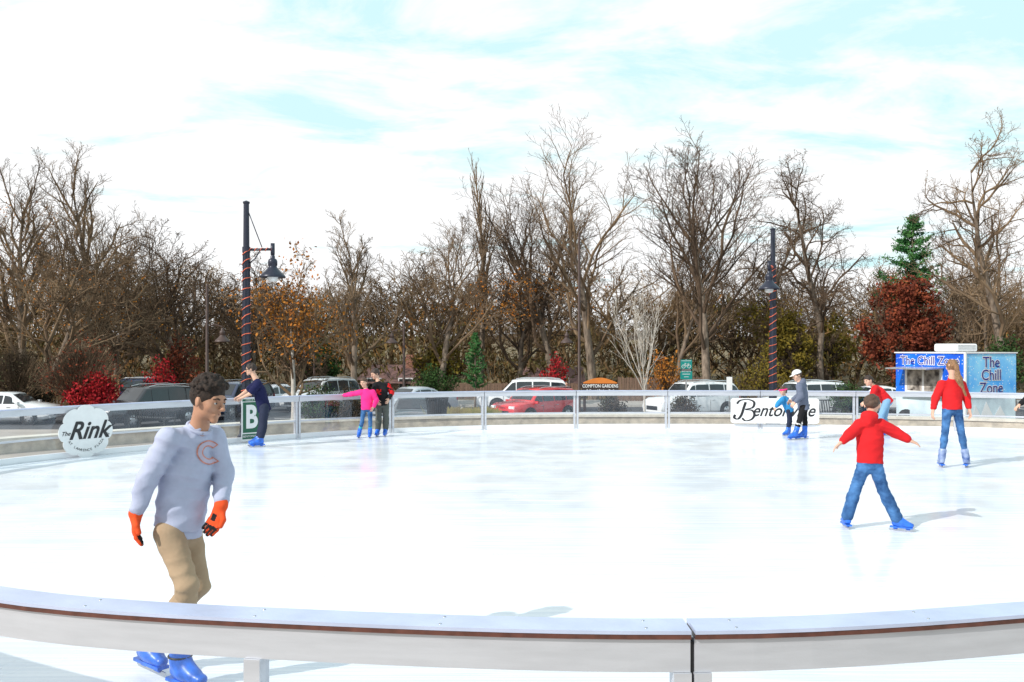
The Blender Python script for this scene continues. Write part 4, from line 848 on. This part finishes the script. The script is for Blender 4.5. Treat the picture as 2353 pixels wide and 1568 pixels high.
def ex_boy(root,O,q,J,TM,topo,fr,hs,k):
    TV,TQ=TM; bv=BVHTree.FromPolygons([tuple(v) for v in TV.tolist()],[tuple(x) for x in TQ.tolist()]); cam=Vector((0,0,CH)); h=bv.ray_cast(cam,(P(479,1040,5)-cam).normalized())[0]
    n=nrm((.60,-.80,.05)); rt=nrm(n.cross(Vector((0,0,1)))*-1)
    if rt.x<0: rt=-rt
    up=Vector((0,0,1)); up=nrm(up-n*up.dot(n)); rt=nrm(rt+up*-.12); 
    def C(r0,r1,A0=42,A1=318,rx=1.2):
        o=[];N=40
        for i in range(N):
            a,b=[math.radians(A0+(A1-A0)*(i+e)/N) for e in (0,1)]
            for u in range(2):
                ra=r0+(r1-r0)*u/2; rb=r0+(r1-r0)*(u+1)/2; o.append([(rx*ra*math.cos(a),ra*math.sin(a)),(rx*rb*math.cos(a),rb*math.sin(a)),(rx*rb*math.cos(b),rb*math.sin(b)),(rx*ra*math.cos(b),ra*math.sin(b))])
        return o
    if h:
        e=decal(topo,O,'chest_emblem',mat('orange_red_print',(.52,.21,.16),.8,var=.3,scale=60),TV,TQ,h,rt,up,n,C(.033,.068),.004); decal(e,O,'emblem_inlay',mat('pale_print',(.42,.38,.48),.8),TV,TQ,h,rt,up,n,C(.040,.061,48,312),.0055)
person('person in grey sweatshirt, khaki trousers and orange gloves skating in front',5.07,
 dict(head=(479,924,-.04),neck=(458,978,-.01),sha=(388,1010,-.13),shb=(488,1004,.11),ela=(338,1102,-.17),wra=(312,1180,-.15),elb=(514,1090,.10),wrb=(508,1162,-.03),
 hipa=(388,1226,-.07),hipb=(430,1224,.08),kna=(430,1345,-.17),knb=(457,1346,.08),hla=(396,None,-.02),toa=(474,None,-.17),hlb=(322,1532,.22),tob=(388,1562,.02)),
 (.62,-.78,0),(.92,-.36,-.16),1.0,.242,(.20,0,1),'tan',(F_['grey'],.021,dict(hem=-.035,fold=.009,ff=26,cuff=F_['grey'])),(F_['khaki'],.005,dict(fold=.006,ff=34,bot=.008,e=.1)),('curly','black'),
 {'a':dict(dir=(.02,-.05,-1),n=(.9,.3,0),th=(.3,-1,0),curl=.35),'b':dict(dir=(-.35,-.1,-.95),n=(-.45,-.7,-.1),th=(1,-.3,0),curl=.35)},hb=.0055,hc=.007,extras=ex_boy,gloves=(F_['orange'],F_['black']),torsow=.90)
def ex_glasses(root,O,q,J,TM,topo,fr,hs,k):
    for sg in (-1,1): MB().sphere(q(sg*.14,.36,.04),.085*hs,6).build('sunglass_lens',M['black'],root,O,True)
    MB().tube([q(-.36,-.02,.05),q(-.3,.28,.05),q(.3,.28,.05),q(.36,-.02,.05)],.02*hs,5).build('sunglass_frame',M['black'],root,O)
person('person in navy shirt and dark trousers leaning on the left barrier',17.35,
 dict(head=(576,850,0),neck=(587,868,0),sha=(593,882,-.19),shb=(591,881,.17),ela=(575,905,-.22),wra=(557,914,-.02),elb=(568,898,.25),wrb=(550,911,.42),hipa=(607,938,-.09),hipb=(606,938,.09),
 kna=(605,981,-.11),knb=(602,981,.10),hla=(607,None,-.10),toa=(588,None,-.16),hlb=(603,None,.12),tob=(585,None,.05)),(-.9,.25,-.2),(-.97,-.15,-.05),1.0,.23,(-.1,0,1),'fair',(F_['navy'],.02,dict(short=True,hem=.06,name='shirt')),(F_['navyp'],.014,dict(bot=.012,e=.03)),('short','darkbrown'),{'a':dict(n=(0,0,-1),curl=.8),'b':dict(n=(0,0,-1),curl=.8)},extras=ex_glasses)
person('person in hot pink jacket holding the far barrier with one arm',19.0,
 dict(head=(836,880,0),neck=(841,894,0),sha=(830,902,0),shb=(857,902,0),ela=(808,906,.28),wra=(790,909,.48),elb=(865,920,-.02),wrb=(858,936,-.1),hipa=(836,937,0),hipb=(850,937,0),
 kna=(832,970,-.04),knb=(851,970,0),hla=(827,None,.08),toa=(822,None,-.12),hlb=(851,None,.1),tob=(848,None,-.1)),(-.15,-1,0),(-.3,-.95,-.1),.74,.205,(-.08,0,1),'fair',(F_['pink'],.026,dict(hem=.04,name='jacket')),(F_['jean'],.0,dict(e=.06)),('long','brown'),{'a':dict(n=(0,0,-1),curl=.8)},warm=F_['teal'])
def ex_print(root,O,q,J,TM,topo,fr,hs,k):
    TV,TQ=TM; c=(J['sha']+J['shb'])/2+Vector((0,0,-.17)); g=[[(x*.03,y*.03),(x*.03+.03,y*.03),(x*.03+.03,y*.03+.03),(x*.03,y*.03+.03)] for x,y in ((-1,0),(0,0),(-2,1),(-1,1),(0,1),(1,1),(-1,2),(0,-1),(-2,-1),(1,-1),(1,2))]
    decal(topo,O,'chest_print',F_['redf'],TV,TQ,c,Vector((.92,-.4,0)),Vector((0,0,1)),nrm((-.4,-.92,0)),g,.008)
    S=SDF(); S.cone(J['shb'],J['elb'],.074*k,.064*k,.02); S.cone(J['elb'],J['elb'].lerp(J['wrb'],.3),.063*k,.06*k,.02); S.obj('red_sleeve',.012,F_['redf'],topo,O)
person('person in black and red top and grey trousers beside the girl in pink',19.35,
 dict(head=(862,860,0),neck=(869,876,0),sha=(862,886,-.06),shb=(890,885,.08),ela=(858,905,-.1),wra=(866,920,-.16),elb=(900,903,.05),wrb=(893,918,-.12),hipa=(870,927,0),hipb=(885,927,0),
 kna=(870,963,-.03),knb=(887,963,0),hla=(870,None,.08),toa=(864,None,-.12),hlb=(887,None,.08),tob=(883,None,-.12)),(-.35,-.93,0),(-.75,-.6,-.25),.86,.22,(-.05,0,1),'fair',(F_['black'],.022,dict(hem=.05,name='shirt')),(F_['greyp'],.016,dict(bot=.01)),('short','darkbrown'),extras=ex_print)
def ex_band(root,O,q,J,TM,topo,fr,hs,k):
    MB().tube([q(math.cos(a)*.40,math.sin(a)*.46-.06,.16) for a in [i*math.pi/8 for i in range(17)]],.075*hs,8,False).build('headband',F_['pink'],root,O,True)
person('small child in blue jacket and pink headband leaning left on skates',19.6,
 dict(head=(1799,899,0),neck=(1802,911,0),sha=(1798,918,-.1),shb=(1807,918,.1),ela=(1789,926,-.12),wra=(1783,936,-.12),elb=(1793,926,.15),wrb=(1785,934,.2),hipa=(1812,944,-.05),hipb=(1815,944,.06),
 kna=(1813,968,-.06),knb=(1816,968,.06),hla=(1812,None,-.08),toa=(1803,None,-.12),hlb=(1817,None,.1),tob=(1809,None,.08)),(-.9,-.2,-.2),(-.85,-.5,-.15),.60,.19,(-.15,0,1),'fair',(F_['kidblue'],.028,dict(hem=.03,name='jacket')),(F_['navyp'],.006,dict()),('long','brown'),extras=ex_band)
def ex_cap(root,O,q,J,TM,topo,fr,hs,k):
    R,F,U=fr; S=SDF(); S.ell(q(0,-.06,.2),(R,F,U),(.39*hs,.46*hs,.37*hs),.01); S.cut(q(0,0,.2),-U); c,_,_=S.obj('cap',.008,F_['white'],root,O)
    S=SDF(); S.cone(q(0,.25,.20),q(0,.55,.15),.24*hs,.18*hs,.02,(U,.14)); S.obj('cap_brim',.006,F_['white'],c,O)
person('person in white cap, slate hoodie and black leggings skating by the banner',18.7,
 dict(head=(1831,864,0),neck=(1837,879,0),sha=(1837,888,-.18),shb=(1846,887,.17),ela=(1841,910,-.22),wra=(1828,924,-.18),elb=(1838,908,.22),wrb=(1820,920,.2),hipa=(1846,934,-.08),hipb=(1846,934,.09),
 kna=(1836,970,-.1),knb=(1850,970,.08),hla=(1834,None,-.08),toa=(1818,None,-.14),hlb=(1855,None,.06),tob=(1839,None,.02)),(-.9,.2,-.15),(-.92,-.25,-.3),.93,.225,(-.15,0,1),'fair',(F_['slate'],.03,dict(hem=.07,hood=True,name='hoodie')),(F_['black'],.0,dict(e=.05)),('short','brown'),extras=ex_cap,warm=F_['white'])
person('person in red top and pale jeans bending forward behind the red hooded boy',19.5,
 dict(head=(1995,876,-.1),neck=(2006,887,-.05),sha=(2010,893,-.17),shb=(2014,892,.15),ela=(2003,912,-.22),wra=(1990,922,-.2),elb=(2004,910,.22),wrb=(1992,920,.25),hipa=(2038,922,-.09),hipb=(2038,922,.09),
 kna=(2022,962,-.12),knb=(2032,964,.10),hla=(2036,None,-.1),toa=(2020,None,-.15),hlb=(2046,None,.1),tob=(2030,None,.06)),(-.5,-.2,-.85),(-.85,-.4,-.2),.95,.225,(-.3,0,1),'fair',(F_['redshirt'],.022,dict(hem=.05,name='shirt')),(F_['lightjean'],.006,dict()),('long','darkbrown'))
person('person in red hoodie and jeans with both arms held out, back to camera',9.4,
 dict(head=(2004,932,.0),neck=(2000,957,0),sha=(1977,977,0),shb=(2023,976,0),ela=(1952,999,-.04),wra=(1934,1016,-.06),elb=(2058,994,.0),wrb=(2090,1012,-.05),hipa=(1987,1066,0),hipb=(2010,1066,0),
 kna=(1966,1123,.03),knb=(2030,1128,0),hla=(1951,None,.02),toa=(1938,None,.2),hlb=(2048,None,-.02),tob=(2086,None,-.1)),(.12,.99,0),(.55,.83,-.1),.80,.215,(0,0,1),'fair',(F_['redf'],.026,dict(hem=-.01,hood=True,fold=.007,ff=32,name='hoodie')),(F_['jean'],.013,dict(bot=.018,e=.0,fold=.007,ff=40)),('short','brown'),{'a':dict(dir=(-.75,0,-.65),n=(0,-.3,-1),th=(-.3,1,0),curl=.3),'b':dict(dir=(.9,0,-.4),n=(0,.3,-1),th=(.3,1,0),curl=.3)},hb=.0065,hc=.009)
person('person in red hoodie with long light brown ponytail and jeans, back to camera',14.28,
 dict(head=(2187,845,0),neck=(2187,867,0),sha=(2164,884,0),shb=(2209,884,0),ela=(2150,914,.02),wra=(2144,942,.0),elb=(2221,914,.02),wrb=(2227,940,-.02),hipa=(2177,938,0),hipb=(2199,938,0),
 kna=(2172,990,0),knb=(2208,990,.02),hla=(2166,None,-.03),toa=(2160,None,.16),hlb=(2218,None,-.03),tob=(2224,None,.16)),(.05,1,0),(.1,1,-.05),.98,.235,(0,0,1),'fair',(F_['redf'],.024,dict(hem=.02,name='hoodie')),(F_['jean'],.002,dict(e=.06)),('pony','ginger'),{'a':dict(dir=(-.1,0,-1)),'b':dict(dir=(.25,0,-1))},boot2=M['silverboot'])
person('person in black jacket reaching in from the right edge',17,
 dict(head=(2400,846,0),neck=(2398,868,0),sha=(2382,885,0),shb=(2422,885,0),ela=(2364,912,-.02),wra=(2343,930,-.05),elb=(2434,918,0),wrb=(2436,950,0),hipa=(2392,945,0),hipb=(2414,945,0),
 kna=(2390,985,0),knb=(2416,985,.0),hla=(2388,None,.03),toa=(2378,None,-.1),hlb=(2418,None,.03),tob=(2412,None,-.1)),(-.6,-.8,0),(-.8,-.6,0),.95,.225,(0,0,1),'fair',(F_['black'],.024,dict(name='jacket')),(F_['navyp'],.01,dict()),('short','brown'))
print('T people',time.time()-T0)
Y=lambda h:800+(1.87-h)*FL/47.5
pr=person('person standing on the street beside the white SUV, only the head showing',47.5,
 dict(head=(1302,Y(1.62),0),neck=(1302,Y(1.48),0),sha=(1294,Y(1.40),0),shb=(1310,Y(1.40),0),ela=(1292,Y(1.12),0),wra=(1293,Y(.88),-.05),elb=(1312,Y(1.12),0),wrb=(1311,Y(.88),-.05),
 hipa=(1298,Y(.9),0),hipb=(1306,Y(.9),0),kna=(1298,Y(.5),0),knb=(1306,Y(.5),0),hla=(1298,None,0),toa=(1297,None,-.2),hlb=(1306,None,0),tob=(1306,None,-.2)),(0,-1,0),(-.3,-.95,0),.98,.23,(0,0,1),'fair',(F_['black'],.024,dict(name='jacket')),(F_['navyp'],.01,dict()),('short','darkbrown'),face=False,hb=.014,hc=.02)
pr.location.z-=1.598
# ---------------------------------------------------------------- light, sky, camera
EL=math.radians(34); az=Vector((-.80,-.60,0)).normalized()
sd=Vector((az.x*math.cos(EL),az.y*math.cos(EL),math.sin(EL)))
L=bpy.data.lights.new('sun','SUN'); L.energy=4.2; L.angle=math.radians(.5); L.color=(1,.95,.88); lo=bpy.data.objects.new('sun',L); col.objects.link(lo); lo.rotation_euler=sd.to_track_quat('Z','Y').to_euler(); lo.location=(0,0,30)
w=bpy.data.worlds.new('World'); sc.world=w; w.use_nodes=True; nt=w.node_tree; N=nt.nodes; K=nt.links; bg=N['Background']; bg.inputs[1].default_value=.1
sky=N.new('ShaderNodeTexSky'); sky.sky_type='NISHITA'; sky.sun_disc=False; sky.sun_elevation=EL; sky.sun_rotation=math.atan2(az.x,az.y)
tc=N.new('ShaderNodeTexCoord'); sx=N.new('ShaderNodeSeparateXYZ'); K.new(tc.outputs['Generated'],sx.inputs[0])
def math_(op,a,b=None):
    m=N.new('ShaderNodeMath'); m.operation=op
    for i,v in enumerate((a,b)):
        if v is None: continue
        if isinstance(v,(int,float)): m.inputs[i].default_value=v
        else: K.new(v,m.inputs[i])
    return m.outputs[0]
zz=math_('ADD',math_('MAXIMUM',sx.outputs[2],0),.16); cb=N.new('ShaderNodeCombineXYZ'); K.new(math_('DIVIDE',sx.outputs[0],zz),cb.inputs[0]); K.new(math_('DIVIDE',sx.outputs[1],zz),cb.inputs[1])
mp=N.new('ShaderNodeMapping'); mp.inputs['Location'].default_value=(3.1,1.7,0); mp.inputs['Scale'].default_value=(1.0,1.5,1); K.new(cb.outputs[0],mp.inputs[0])
ns=N.new('ShaderNodeTexNoise'); ns.inputs['Scale'].default_value=1.6; ns.inputs['Detail'].default_value=10; ns.inputs['Roughness'].default_value=.62; ns.inputs['Distortion'].default_value=.4; K.new(mp.outputs[0],ns.inputs[0])
hz=math_('MULTIPLY',math_('SUBTRACT',.30,math_('MINIMUM',sx.outputs[2],.30)),.65)
lf=math_('MULTIPLY',sx.outputs[0],-.12)
f=math_('ADD',math_('ADD',ns.outputs['Fac'],hz),lf); rp=N.new('ShaderNodeValToRGB'); K.new(f,rp.inputs[0]); rp.color_ramp.elements[0].position=.42; rp.color_ramp.elements[1].position=.56
mA=N.new('ShaderNodeMix'); mA.data_type='RGBA'; mA.inputs[0].default_value=.92; K.new(sky.outputs[0],mA.inputs[6]); mA.inputs[7].default_value=(7.2,10.3,10.8,1)
mB=N.new('ShaderNodeMix'); mB.data_type='RGBA'; K.new(rp.outputs[0],mB.inputs[0]); K.new(mA.outputs[2],mB.inputs[6]); mB.inputs[7].default_value=(10.6,10.7,10.8,1); K.new(mB.outputs[2],bg.inputs[0])
cam=bpy.data.cameras.new('camera'); co=bpy.data.objects.new('camera',cam); col.objects.link(co); co.location=(0,0,CH); co.rotation_euler=(math.radians(90),0,0); cam.sensor_width=36; cam.lens=36*FL/2353; cam.shift_y=(HY-784)/2353; cam.clip_end=5000; cam.clip_start=.05
sc.camera=co; sc.view_settings.view_transform='Standard'; sc.view_settings.look='None'; sc.view_settings.exposure=0
print('T end',time.time()-T0)
